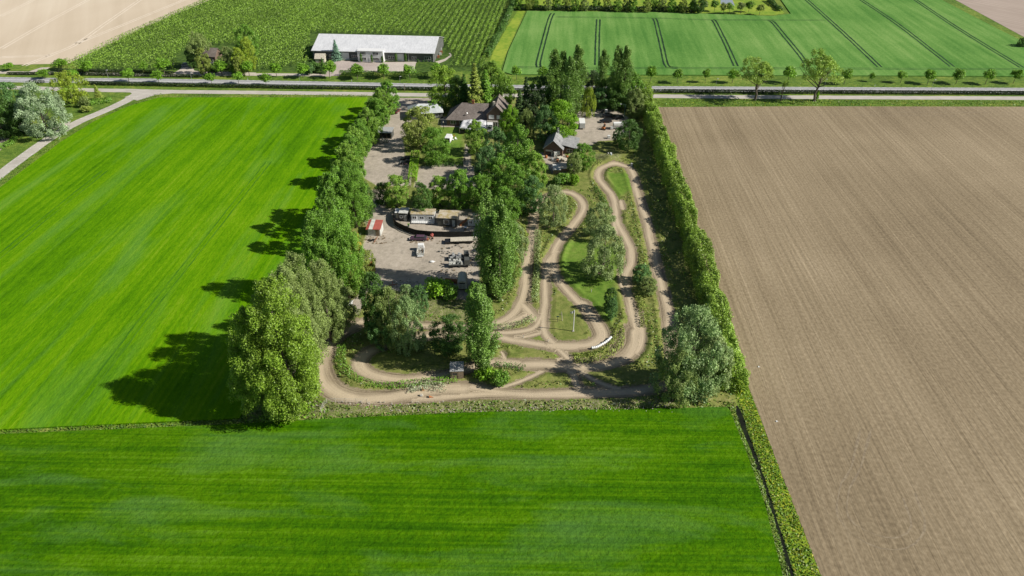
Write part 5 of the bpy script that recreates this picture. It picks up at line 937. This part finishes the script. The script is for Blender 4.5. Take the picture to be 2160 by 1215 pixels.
e, Wd = cabin('garden_cabin', (843, 466), (860, 467), 3, 2.6, 'dgrey', M_['dirtywhite'], 'small dark cabin with pale roof, leftmost behind the black fence', 'cabin'); door(e, Wd*.55, Wd*.9, 2.1, 0, 'grey', 1); window(e, Wd*.1, Wd*.4, 1.1, 1.8, 0, 0)
e, Wd = cabin('lean_to', (835, 462), (842, 462), 2.2, 2.1, 'cream', M_['white'], 'tiny lean-to with white roof against the leftmost cabin', 'shed'); door(e, .2, .8, 1.8, 0, 'cream', 1)
e, Wd = cabin('static_caravan', (868, 469), (917, 470), 3.0, 2.7, 'white', FELT, 'long white static caravan behind the black fence', 'caravan')
for a, b in ((.06, .22), (.38, .54), (.75, .9)): window(e, Wd*a, Wd*b, 1.2, 2.0, 0, 1)
door(e, Wd*.62, Wd*.70, 2.2, 0, 'lgrey', 1, z0=.3); v = MB().box(Wd*.02, Wd*1.0, -1.1, -.05, .3, .42).build('veranda', M_['white'], e); m = MB()
for k in range(12): m.box(Wd*(.02+k*.089)-.03, Wd*(.02+k*.089)+.03, -1.1, -1.05, .42, 1.0)
m.box(Wd*.02, Wd, -1.11, -1.04, 1.0, 1.06); m.build('railing', M_['white'], v)
e, Wd = cabin('dark_cabin', (924, 477), (964, 479), 4.2, 2.7, 'dgrey', FELT, 'dark green cabin with square white-framed window and mossy roof', 'cabin', .25); window(e, Wd*.33, Wd*.58, .9, 2.2, 0, 0); door(e, Wd*.76, Wd*.9, 2.2, 0, 'lgrey', 1, z0=.2); MB().box(Wd*.72, Wd*.94, -.8, -.02, 0, .2).build('step', M_['wood'], e); MB().box(Wd*.3, Wd*.6, -.5, -.02, 0, .15).build('plank', M_['wood'], e)
e, Wd = cabin('white_caravan', (987, 478), (1010, 479), 3, 2.5, 'white', FELT, 'white caravan at the right end of the row, partly hidden by the tall poplars', 'caravan'); window(e, .4, 1.2, 1.1, 1.9, 0, 1); door(e, 1.6, 2.3, 2.1, 0, 'lgrey', 1, z0=.3)
e = put('skip_lid', 978, 474, 35, 'red tilted sheet leaning between the dark cabin and the right caravan', 'sheet'); MB().slab([(-1.3, -.4, .2), (1.3, -.4, 1.3), (1.3, .5, 1.5), (-1.3, .5, .4)], .08).build('sheet', M_['orange'], e); MB().box(-.9, -.7, -.3, .3, 0, .3).build('support', M_['rust'], e)
e = put('barrel', 982, 486, 0, 'white-topped barrel before the right caravan', 'barrel'); MB().tube([(0, 0, 0), (0, 0, 1.0)], .35, 12).build('drum', M_['dgrey'], e); MB().tube([(0, 0, 1.0), (0, 0, 1.06)], .45, 12).build('lid', M_['white'], e)
e = put('waste_bin', 862, 478, 0, 'small green bin standing inside the black fence', 'bin'); MB().box(-.2, .2, -.2, .2, 0, .8, 1.1).build('body', M_['green'], e); MB().box(-.25, .25, -.25, .25, .8, .88).build('lid', L['lime'], e)
# black screen fence
pts = [(830, 455), (830, 468), (836, 478), (847, 484), (860, 490), (877, 496), (892, 498), (910, 499.5), (930, 500), (950, 500.5), (975, 500.5), (998, 500)]
Pf = GA(pts); e = empty('screen_fence', (Pf[0][0], Pf[0][1], 0), 0, 'curved black screen fence around the caravans', 'fence'); q = smooth(Pf-Pf[0], 1.2); m = MB(); n = len(q)
V = [(x, y, .05) for x, y in q]+[(x, y, 1.8) for x, y in q]; mm = mkmesh('screen', V, [(i, i+1, n+i+1, n+i) for i in range(n-1)], [plain('black_mesh', (.028, .028, .026), .9, .1, .5, 2)]); o = link('screen', mm, e); sd = o.modifiers.new('s', 'SOLIDIFY'); sd.thickness = .05
for k in range(0, n, 2): MB().tube([(q[k][0], q[k][1]+.06, 0), (q[k][0], q[k][1]+.06, 1.9)], .05, 5).build('post', M_['wood'], e)
Ph = [(832, 475), (845, 486), (858, 491), (875, 498)]; P2 = GA(Ph); m = MB(); k_ = empty('timber_edging', (P2[0][0], P2[0][1], 0), 0, 'pale timber edging on the ground along the curve of the black fence', 'edging'); m.tube([(x, y, .15) for x, y in smooth(P2-P2[0], 1)-np.array([.3, .5])], .12, 5); m.build('beam', M_['stone'], k_)
# wrecked purple car, pickup trailer, flatbed, machines
e = car(883, 506, 178, 'purple', 'wrecked faded purple car lying amid scrap before the black fence', 'wrecks in the yard', 4.8, 1.3); 
for s_ in (-2.9, ): MB().box(s_, s_+.6, -.5, .4, .1, .5, .7).build('loose_panel', M_['rust'], e)
e = put('cement_mixer', 911, 503, 20, 'orange-red cement mixer beside the wrecked purple car', 'mixer'); MB().tube([(-.35, 0, .7), (0, 0, 1.0), (.35, 0, 1.45)], [.3, .55, .3], 12).build('drum', M_['red'], e); m = MB(); [m.tube([(a, b, 0), (a*.3, b*.6, .9)], .05, 5) for a, b in ((-.5, -.5), (.5, -.5), (-.5, .5), (.5, .5))]; m.build('stand', M_['orange'], e); MB().tube([(0, -.65, .35), (0, -.55, .35)], .3, 10).build('wheel', M_['rubber'], e)
e = put('tipper_truck', 888, 533, 93, 'small white pickup loaded with scrap, seen from behind in mid yard', 'truck', 'wrecks in the yard'); m = MB(); m.box(-2.2, .6, -.95, .95, .55, .65); m.box(-2.2, -2.12, -.95, .95, .65, 1.2); [m.box(-2.2, .6, s_*.95-.04, s_*.95+.04, .65, 1.2) for s_ in (-1, 1)]; m.build('bed', M_['dirtywhite'], e)
MB().box(.7, 2.1, -.9, .9, .5, 1.9, .85).build('cab', M_['white'], e); wheels(e, (-1.3, 1.4), .9, .34); rs = random.Random(4); m = MB()
for k in range(40): a, b, z = rs.uniform(-2, .4), rs.uniform(-.8, .8), .7+rs.random()*.6; m.tube([(a, b, z), (a+rs.uniform(-.5, .5), b+rs.uniform(-.4, .4), z+rs.uniform(-.1, .35))], .06, 4)
m.build('scrap_load', M_['wood'], e); MB().box(-2.6, -2.25, -.8, .8, .35, .5).build('bumper', M_['white'], e)
e = put('flatbed_trailer', 978, 511, 4, 'long timber-decked flatbed trailer along the black fence', 'trailer'); MB().box(-3.6, 3.6, -1.1, 1.1, .95, 1.1).build('deck', M_['stone'], e); MB().box(-3.6, 3.6, -.4, .4, .6, .95).build('chassis', M_['black'], e); wheels(e, (-1.6, 1.6), 1.1, .45); MB().box(-5.2, -3.6, -1.0, 1.0, .3, .8).build('ramp', M_['black'], e)
for k, (x, y, lb) in enumerate([(962, 547, 'dark flatbed truck loaded with grey junk in the shade, farther of the two'), (963, 561, 'dark flatbed truck with covered load in the shade, nearer of the two')]):
    e = put('old_truck', x, y, 4, lb, 'truck', 'old trucks in the shade of the poplars'); MB().box(-2.0, 2.0, -1.0, 1.0, .7, .9).build('deck', M_['dgrey'], e); MB().box(2.05, 3.5, -1.0, 1.0, .5, 2.2, .88).build('cab', M_['dgrey'], e); wheels(e, (-1.2, 2.7), 1.0, .42); m = MB()
    for j in range(14): a, b = rs.uniform(-1.7, 1.6), rs.uniform(-.7, .7); m.box(a-.35, a+.35, b-.3, b+.3, .9, 1.1+rs.random()*.8, .7)
    m.build('load', M_['grey' if k == 0 else 'dirtywhite'], e)
e = put('junk_drums', 985, 540, 0, 'two pale drums beside the farther dark truck', 'drums'); [MB().tube([(a, 0, 0), (a, 0, .9)], .32, 10).build('drum', M_['dirtywhite'], e) for a in (-.4, .45)]
e = put('builders_bag', 911, 553, 0, 'small white sack lying alone on the concrete in the lower yard', 'sack'); MB().add([(math.cos(a)*r_*1.0, math.sin(a)*r_*.55, z) for z, r_ in ((0, .6), (.2, .75), (.38, .5), (.45, .1)) for a in [i*6.283/10 for i in range(10)]], [(j*10+i, j*10+(i+1) % 10, (j+1)*10+(i+1) % 10, (j+1)*10+i) for j in range(3) for i in range(10)]+[tuple(range(30, 40))]).build('sack', M_['white'], e, True); MB().tube([(.3, 0, .3), (.8, .1, .25), (.9, .1, .05)], .07, 5).build('sack_end', M_['white'], e)
# orange skip
e, Wd = place('rusty_skip', (757, 580), (792, 572), 'long open orange-rusted skip under the trees at the left edge of the yard', 'skip'); D = 2.2; m = MB()
m.box(0, Wd, 0, D, .1, .2); m.slab([(0, 0, .2), (Wd, 0, .2), (Wd, -.2, 1.7), (0, -.2, 1.7)], .08); m.slab([(0, D, .2), (Wd, D, .2), (Wd, D+.2, 1.7), (0, D+.2, 1.7)], .08); m.box(0, .08, 0, D, .2, 1.7); m.build('hull', M_['orange'], e); MB().box(Wd, Wd+.1, -.1, D+.1, .1, 1.7).build('tailgate', M_['dgrey'], e); MB().box(-.05, Wd+.05, -.3, -.2, 1.62, 1.78).build('rim_bar', M_['rust'], e)
# yellow crane arm machine half in the trees
e = put('yellow_machine', 757, 528, 100, 'yellow machine with bent boom half hidden under the trees by the red-roofed shed', 'machine'); MB().box(-1.2, 1.2, -.9, .9, .6, 1.9, .85).build('body', M_['yellow'], e); MB().tube([(.8, 0, 1.5), (2.2, 0, 3.6), (4.2, 0, 3.0), (5.0, 0, 1.2)], [.22, .2, .16, .12], 6).build('boom', M_['yellow'], e); wheels(e, (-.8, .8), .9, .5)
e = put('tyre_pile', 783, 507, 0, 'few old tyres and timber beside the front of the red-roofed shed', 'tyres')
for k in range(3): t_ = bpy.data.meshes.new('tyre'); m = MB(); m.tube([(math.cos(i*.628)*.33-.5+k*.5, math.sin(i*.628)*.33-(k % 2)*.4, .12+.05*k) for i in range(11)], .12, 6, False); m.build('tyre', M_['rubber'], e)
MB().slab([(.8, -1.2, .05), (1.0, -1.3, .05), (1.9, .4, 1.0), (1.7, .5, 1.0)], .06).build('plank', M_['rust'], e)
# round-roofed wagon
e = put('showman_wagon', 976, 604, 92, 'cream round-roofed wagon with dark doors beside the tall poplars', 'wagon'); pr = [(-1.1, .7), (-1.15, 2.2), (-.95, 2.65), (-.5, 2.95), (0, 3.03), (.5, 2.95), (.95, 2.65), (1.15, 2.2), (1.1, .7)]
MB().profile(pr, -2.1, 2.1).build('body', M_['dirtywhite'], e); MB().profile([(y*1.04, z+.05) for y, z in pr[1:-1]]+[(y, z+.004) for y, z in pr[1:-1]][::-1], -2.2, 2.2).build('roof', M_['cream'], e)
for s_ in (-1, 1): MB().box(-2.16, -2.1, s_*.42-.32, s_*.42+.32, .9, 2.1).build('door', M_['grey'], e)
MB().box(-2.15, -2.1, -.7, .7, 2.2, 2.5).build('transom', M_['black'], e); wheels(e, (-1.3, 1.3), 1.0, .4)
e = put('rusty_boiler', 955, 596, -12, 'rusty cylindrical tank lying left of the round-roofed wagon', 'tank'); MB().tube([(-2, 0, .55), (-1.8, 0, .55), (1.8, 0, .55), (2, 0, .55)], [.3, .5, .5, .3], 14).build('shell', M_['rust'], e); [MB().box(a-.15, a+.15, -.4, .4, 0, .25).build('cradle', M_['rust'], e) for a in (-1.1, 1.1)]
e = put('rusty_harrow', 829, 606, 20, 'rusty farm implement beside the rubble heap', 'implement'); MB().box(-1, 1, -.08, .08, .5, .6).build('beam', M_['rust'], e)
for a in (-.9, -.3, .3, .9): MB().tube([(a, 0, .55), (a+.1, -.35, .4), (a, -.4, 0)], .06, 5).build('tine', M_['rust'], e)
MB().tube([(0, 0, .55), (.2, .9, .8)], .07, 5).build('hitch', M_['red'], e)
m = MB()
for k in range(260):
    p = G(rs.uniform(822, 885), rs.uniform(594, 612)); s_ = rs.uniform(.1, .4); m.box(p.x-s_, p.x+s_, p.y-s_*.6, p.y+s_*.6, 0, s_*rs.uniform(.3, 1.2), rs.uniform(.4, .9))
tag(m.build('rubble', M_['conc']), kind='stuff')
m = MB()
for k in range(420):
    x, y = rs.uniform(655, 1420), rs.uniform(848, 872); p = G(x, y); s_ = rs.uniform(.05, .17); m.box(p.x-s_, p.x+s_, p.y-s_*.6, p.y+s_*.6, 0, .3+s_*rs.uniform(.3, 1.0), rs.uniform(.4, .9))
tag(m.build('stones', M_['stone']), kind='stuff')
m = MB()
for k in range(170):
    q_ = k % 4; x, y = [(rs.uniform(930, 1000), rs.uniform(520, 585)), (rs.uniform(770, 815), rs.uniform(498, 515)), (rs.gauss(885, 26), rs.gauss(508, 3)), (rs.uniform(770, 980), rs.uniform(585, 612))][q_]
    p = G(x, y); s_ = rs.uniform(.08, .28); m.box(p.x-s_, p.x+s_, p.y-s_*.5, p.y+s_*.5, 0, s_*rs.uniform(.3, 1.4), rs.uniform(.3, .95))
tag(m.build('scrap_litter', M_['wood']), kind='stuff'); m = MB()
for k in range(160):
    x, y = (rs.uniform(925, 998), rs.uniform(518, 580)) if k % 2 else (rs.uniform(1160, 1208), rs.uniform(330, 342)); p = G(x, y); s_ = rs.uniform(.1, .4); m.box(p.x-s_, p.x+s_, p.y-s_*.5, p.y+s_*.5, 0, s_*rs.uniform(.3, 1.2), rs.uniform(.3, .95))
tag(m.build('scrap_litter', M_['dgrey']), kind='stuff')
# junk before the garage
for k, (x, y, mt, nm, lb, ct) in enumerate([(1152, 333, 'orange', 'gas_bottle', 'round orange bottle beside the open garage door', 'bottle'), (1171, 330, 'dirtywhite', 'old_fridge', 'pale upright cabinet in the junk before the garage', 'cabinet'), (1181, 336, 'cream', 'crate', 'cream crate in the junk before the garage', 'crate'), (1190, 339, 'stone', 'crate', 'pale wooden crate at the right of the junk before the garage', 'crate'), (1176, 341, 'rust', 'engine_block', 'brown engine part in front of the junk before the garage', 'engine'), (1165, 338, 'grey', 'toolbox', 'grey box left of the junk before the garage', 'box'), (1196, 334, 'orange', 'barrel', 'orange barrel right of the junk before the garage', 'barrel')]):
    e = put(nm, x, y, 20*k, lb, ct)
    if nm in ('gas_bottle', 'barrel'): MB().tube([(0, 0, 0), (0, 0, .1), (0, 0, .8), (0, 0, 1)], [.4, .45, .45, .25], 12).build('drum', M_[mt], e); MB().tube([(0, 0, 1), (0, 0, 1.12)], .12, 8).build('cap', M_['dgrey'], e)
    else: s_ = .9 if nm == 'crate' else .5; MB().box(-s_, s_, -s_*.7, s_*.7, .12, 1.7 if nm == 'old_fridge' else .8).build('body', M_[mt], e); MB().box(-s_*1.05, s_*1.05, -s_*.75, s_*.75, 0, .12).build('base', M_['wood'], e); MB().box(-s_*.3, s_*.3, -s_*.7-.04, -s_*.7, .3, .6).build('door', M_['dgrey'], e)
# tractor parts: small green engine hoist
e = put('workshop_hoist', 1173, 337, 10, 'pale green hoist standing before the garage', 'hoist'); m = MB(); m.tube([(0, 0, 0), (0, 0, 2.3), (1.0, 0, 2.6)], .1, 6); m.build('mast', M_['green'], e); MB().box(-.5, .9, -.5, .5, 0, .12).build('base', M_['dgrey'], e); MB().tube([(.95, 0, 2.55), (.95, 0, 1.8)], .03, 4).build('hook', M_['black'], e)
# quad and barrel at the mound
e = put('dirt_bike', 1281, 333, 30, 'dark dirt bike parked on the mound of soil above the hairpin', 'motorcycle')
for a in (-.65, .65): m = MB(); m.tube([(math.cos(i*.524)*.3+a, 0, math.sin(i*.524)*.3+.33) for i in range(13)], .06, 5, False); m.build('wheel', M_['rubber'], e)
m = MB(); m.tube([(-.65, 0, .33), (-.1, 0, .55), (.3, 0, .8), (.65, 0, .33)], .05, 5); m.build('frame', M_['dgrey'], e); MB().box(-.5, .1, -.12, .12, .75, .88, .8).build('seat', M_['black'], e); MB().box(.05, .4, -.12, .12, .7, .98, .7).build('fuel_tank', M_['white'], e); MB().tube([(.4, -.35, 1.05), (.42, 0, 1.0), (.4, .35, 1.05)], .03, 5).build('handlebar', M_['grey'], e)
e = put('blue_barrel', 1288, 332, 0, 'blue-white barrel right of the dirt bike on the mound', 'barrel'); MB().tube([(0, 0, 0), (0, 0, .9)], .35, 12).build('drum', plain('pale_blue', (.40, .48, .62), .5, .4), e); MB().tube([(0, 0, .9), (0, 0, .95)], .38, 12).build('lid', M_['white'], e)
# person on the garden path
e = put('person', 980, 342, 180, 'person in dark clothes walking down the paved garden path', 'person'); e.location.z += .02
bm = bpy.data.meshes.new('body'); V = [(0, 0, .95), (0, 0, 1.2), (0, 0, 1.42), (0, 0, 1.52), (0, .01, 1.62), (0, .01, 1.72), (-.2, 0, 1.4), (-.27, .05, 1.12), (-.25, .16, .88), (.2, 0, 1.4), (.27, -.05, 1.12), (.25, .06, .88), (-.1, 0, .9), (-.11, .12, .5), (-.1, .1, .08), (-.1, .24, .04), (.1, 0, .9), (.11, -.08, .5), (.1, -.3, .1), (.1, -.2, .03)]
E = [(0, 1), (1, 2), (2, 3), (3, 4), (4, 5), (2, 6), (6, 7), (7, 8), (2, 9), (9, 10), (10, 11), (0, 12), (12, 13), (13, 14), (14, 15), (0, 16), (16, 17), (17, 18), (18, 19)]; R_ = [.15, .15, .16, .06, .1, .09, .07, .05, .04, .07, .05, .04, .1, .075, .05, .04, .1, .075, .05, .04]
bm.from_pydata(V, E, []); bo = link('body', bm, e); sk = bo.modifiers.new('sk', 'SKIN'); 
for i, r_ in enumerate(R_): bm.skin_vertices[0].data[i].radius = (r_, r_*.8)
bm.skin_vertices[0].data[0].use_root = True; ss_ = bo.modifiers.new('ss', 'SUBSURF'); ss_.levels = ss_.render_levels = 1; bm.materials.append(plain('dark_clothes', (.03, .03, .035), .9, .1)); MB().add([(math.cos(a)*r_, math.sin(a)*r_+.01, z) for z, r_ in ((1.62, .1), (1.72, .115), (1.79, .09), (1.82, .02)) for a in [i*.785 for i in range(8)]], [(j*8+i, j*8+(i+1) % 8, (j+1)*8+(i+1) % 8, (j+1)*8+i) for j in range(3) for i in range(8)]+[tuple(range(24, 32))]).build('hair', M_['wood'], e, True)
# post fence between the car parks (left of the clipped hedge)
Pf = GA([(861, 352), (864, 372), (867, 396)]); e = empty('timber_fence', (Pf[0][0], Pf[0][1], 0), 0, 'weathered pale fence along the left of the bright clipped hedge', 'fence'); q = smooth(Pf-Pf[0], 1.5); m = MB()
for k in range(len(q)): MB().box(q[k][0]-.07, q[k][0]+.07, q[k][1]-.07, q[k][1]+.07, 0, 1.3).build('post', M_['stone'], e)
for z in (.4, .8, 1.15): m.tube([(x, y, z) for x, y in q], .05, 4)
m.build('rails', M_['stone'], e)
for k, (x, y) in enumerate([(858, 350), (863, 353)]): e = put('flower_tub', x, y, 0, ['tub of pink flowers left at the head of the pale fence', 'tub of pink flowers right at the head of the pale fence'][k], 'planter', 'flower tubs'); MB().tube([(0, 0, 0), (0, 0, .5)], [.3, .4], 10).build('tub', M_['conc'], e); link('flowers', fol('flowers', rng.normal(size=(60, 3))*(.25, .25, .12)+(0, 0, .65), unit(60, .5), np.full(60, .1), rng.random(60)), e, plain('pink_petals', (.6, .35, .38), .8, .1))
# lamp-like black post on lawn
e = put('garden_lamp', 936, 273, 0, 'black garden lamp post with yellow head on the lawn left of the tent', 'lamp'); MB().tube([(0, 0, 0), (0, 0, 2.6)], .1, 7).build('pole', M_['black'], e); MB().box(-.18, .18, -.18, .18, 2.6, 3.0, .6).build('lamp_head', M_['stone'], e)
e, Wd = place('swing_frame', (925, 263), (941, 263), 'grey tube goal frame on the lawn before the farmhouse', 'frame'); MB().tube([(0, 0, 0), (0, 0, 2.1), (Wd, 0, 2.1), (Wd, 0, 0)], .06, 5).build('frame', M_['grey'], e); MB().tube([(0, 0, 2.1), (0, 1.2, 0), (Wd, 1.2, 0), (Wd, 0, 2.1)], .04, 5).build('net_bar', M_['grey'], e)
for k, (x, y) in enumerate([(958, 290), (962, 295), (956, 297)]): e = put('garden_chair', x, y, 40*k, ['yellow garden chair on the small lawn, farthest', 'white garden chair on the small lawn, right', 'white garden chair on the small lawn beside the van'][k], 'chair', 'garden chairs'); mt = M_['yellow' if k == 0 else 'white']; MB().box(-.3, .3, -.3, .3, .4, .46).build('seat', mt, e); MB().box(-.3, .3, .27, .32, .46, .95).build('backrest', mt, e); [MB().box(a-.03, a+.03, b-.03, b+.03, 0, .4).build('leg', mt, e) for a in (-.26, .26) for b in (-.26, .26)]
# ---- in the track
e, Wd = place('timber_hut', (951, 801), (978, 800), 'small weathered timber hut with flat mossy roof inside the track', 'hut'); h = 2.1; MB().box(0, Wd, 0, 2.6, 0, h).build('wall', M_['wood'], e); MB().slab([(-.12, -.15, h+.1), (Wd+.12, -.15, h+.1), (Wd+.12, 2.8, h+.25), (-.12, 2.8, h+.25)], .1).build('roof', M_['grey'], e); window(e, .4, 1.4, 1.0, 1.7, 0, 0, 'wood'); door(e, Wd-1.1, Wd-.3, 1.9, 0, 'wood', 3)
e = put('flag_pole', 1209, 699, 0, 'white flag pole with small flag on the central grass island', 'flag pole'); h = GH(1209, 699, 655); MB().tube([(0, 0, 0), (0, 0, h)], [.13, .09], 8).build('pole', M_['white'], e); MB().box(-.25, .25, -.25, .25, 0, .12).build('foot', M_['conc'], e); V = [(-(i/8)*.9, .1*math.sin(i), h-.15-j*.6-.25*(i/8)) for j in range(2) for i in range(9)]; fo = link('flag', mkmesh('flag', V, [(i, i+1, 10+i, 9+i) for i in range(8)], [M_['lgrey']]), e); sd = fo.modifiers.new('s', 'SOLIDIFY'); sd.thickness = .02
e = put('wooden_post', 1186, 677, 0, 'leaning wooden post left of the flag pole', 'post'); MB().tube([(0, 0, 0), (-.12, .1, 1.3), (-.25, .2, 2.4)], [.09, .08, .07], 6).build('post', M_['stone'], e); MB().box(-.9, -.1, .1, .16, 1.7, 1.85).build('sign_board', M_['dgrey'], e)
e = put('wooden_post', 1176, 680, 0, 'dark stake left of the leaning wooden post', 'post'); MB().tube([(0, 0, 0), (0, 0, 1.7)], .06, 5).build('post', M_['dgrey'], e); MB().box(-.3, .3, -.04, .04, 1.4, 1.7).build('sign_board', M_['green'], e)
bl = [(1247, 737), (1255, 736), (1262, 733.5), (1268, 730), (1276, 725.5), (1283, 720), (1289, 714)]
P2 = GA(bl); 
e = empty('track_barrier', (P2[0][0], P2[0][1], groundz(*P2[0])), 0, 'curved white plastic-wrapped barrier on the outside of the lower bend', 'barrier'); q = smooth(P2-P2[0], 1.6)
for k in range(len(q)-1):
    a, b = q[k], q[k+1]; MB().tube([(a[0], a[1], .38), ((a[0]+b[0])/2, (a[1]+b[1])/2, .44), (b[0]*.97+a[0]*.03, b[1]*.97+a[1]*.03, .38)], [.26, .32, .26], 9).build('bale', M_['white'], e, True)
e = put('cone_like_tyres', 1276, 724, 0, 'stack of old tyres just inside the white barrier', 'tyres'); e.name = 'tyre_stack'
for k in range(2): m = MB(); m.tube([(math.cos(i*.628)*.33, math.sin(i*.628)*.33, .2+.22*k) for i in range(11)], .12, 6, False); m.build('tyre', M_['rubber'], e)
for k, (x, y, t) in enumerate([(892, 823, 0), (906, 838, 1)]):
    e = put('traffic_cone', x, y, 0, ['orange cone standing upright beside the white flowering weeds', 'orange cone knocked over at the outer edge of the front straight'][k], 'cone', 'traffic cones'); c_ = MB(); c_.tube([(0, 0, .05), (0, 0, .8)] if not t else [(0, 0, .2), (.8, -.1, .1)], [.22, .04], 10); c_.build('cone', M_['orange'], e); MB().box(-.28, .28, -.28, .28, 0, .05).build('foot', M_['orange'], e) if not t else MB().box(-.05, 0, -.28, .28, 0, .5).build('foot', M_['orange'], e)
e = put('marker_stone', 889, 835, 0, 'pale pinkish stone with a board at the edge of the front straight', 'stone'); MB().box(-.35, .35, -.25, .25, 0, .45, .7).build('stone', M_['stone'], e); MB().box(-.15, .15, -.28, -.24, .1, .35).build('board', M_['white'], e)
for k, (x, y) in enumerate([(1104, 712), (1141, 695), (1156, 721), (1113, 670), (1203, 494), (1170, 587), (1247, 617)]): e = put('marker_post', x, y, 0, ['short post at the left tip of the small grass triangle', 'short post at the top of the small grass triangle', 'short post at the right tip of the small grass triangle', 'short post on the flowering berm by the left track', 'short post inside the bend above the central lawn', 'short post where the middle tracks part', 'short post by the lawn corner'][k], 'post', 'short marker posts'); MB().tube([(0, 0, 0), (0, 0, .95)], .07, 6).build('post', M_['dirtywhite'], e); MB().tube([(0, 0, .95), (0, 0, 1.0)], .09, 6).build('cap', M_['red'], e)
Pf = GA([(1038, 699), (1060, 698), (1085, 697)]); 
for nm, pp, lb in (('rail_fence', [(1030, 697), (1050, 698), (1068, 697)], 'low dark rail fence right of the columnar poplar between two track arms'), ('rail_fence', [(885, 695), (910, 696), (938, 695)], 'low dark rail fence between silver willow and dark round tree')):
    Pf = GA(pp); e = empty(nm, (Pf[0][0], Pf[0][1], 0), 0, lb, 'fence', 'rail fences'); q = smooth(Pf-Pf[0], 1.5); m = MB(); [m.tube([(x, y, z) for x, y in q], .05, 4) for z in (.45, .85)]; m.build('rails', M_['dgrey'], e); [MB().box(x-.06, x+.06, y-.06, y+.06, 0, 1).build('post', M_['wood'], e) for x, y in q]
e = put('bench', 1264, 581, 5, 'small dark bench on the lawn under the largest willow', 'bench'); MB().box(-.8, .8, -.25, .25, .42, .48).build('seat', M_['wood'], e); MB().box(-.8, .8, .22, .28, .5, .95).build('backrest', M_['dgrey'], e); [MB().box(a-.05, a+.05, -.22, .22, 0, .42).build('leg', M_['dgrey'], e) for a in (-.7, .7)]
Pf = GA([(678, 872), (690, 852), (730, 851), (775, 852)]); e = empty('wire_fence', (Pf[0][0], Pf[0][1], 0), 0, 'thin wire fence on pale posts outside the left end of the track', 'fence'); q = smooth(Pf-Pf[0], 3); m = MB(); [m.tube([(x, y, z) for x, y in q], .02, 3) for z in (.5, .9, 1.3)]; m.build('wires', M_['grey'], e); [MB().tube([(x, y, 0), (x, y, 1.45)], .06, 5).build('post', M_['stone'], e) for x, y in q]
e = put('white_barrel', 1332, 350, 0, 'white barrel at the top of the upper hairpin', 'barrel'); MB().tube([(0, 0, 0), (0, 0, .9)], .32, 12).build('drum', M_['white'], e); MB().tube([(0, 0, .9), (0, 0, .94)], .34, 12).build('lid', M_['lgrey'], e)
e = put('junk_pile', 737, 642, 20, 'white torn sheet and timber lying at the path behind the track bend', 'junk'); MB().slab([(-1, -.6, .1), (.6, -.9, .2), (1.1, .4, .7), (-.4, .7, .25)], .05).build('sheet', M_['white'], e); MB().box(-1.2, .9, .2, .4, 0, .15).build('timber', M_['wood'], e)
for k, (x, y) in enumerate([(1638, 889), (1600, 774)]): e = put('field_stone', x, y, 0, ['white stone in the ploughed field right of the ditch', 'pale stone in the ploughed field beside the big willow'][k], 'stone', 'stones in the ploughed field'); MB().box(-.22, .22, -.18, .18, -.05, .22, .6).build('stone', M_['white'], e); MB().box(.15, .4, -.1, .12, -.05, .1, .6).build('chip', M_['stone'], e)
e = put('parked_car', 396, 139, 8, 'silver car parked under trees at the drive of the brick house', 'car')
bpy.data.objects.remove(e); car(394, 139, 10, 'grey', 'silver car parked under trees at the drive of the brick house')
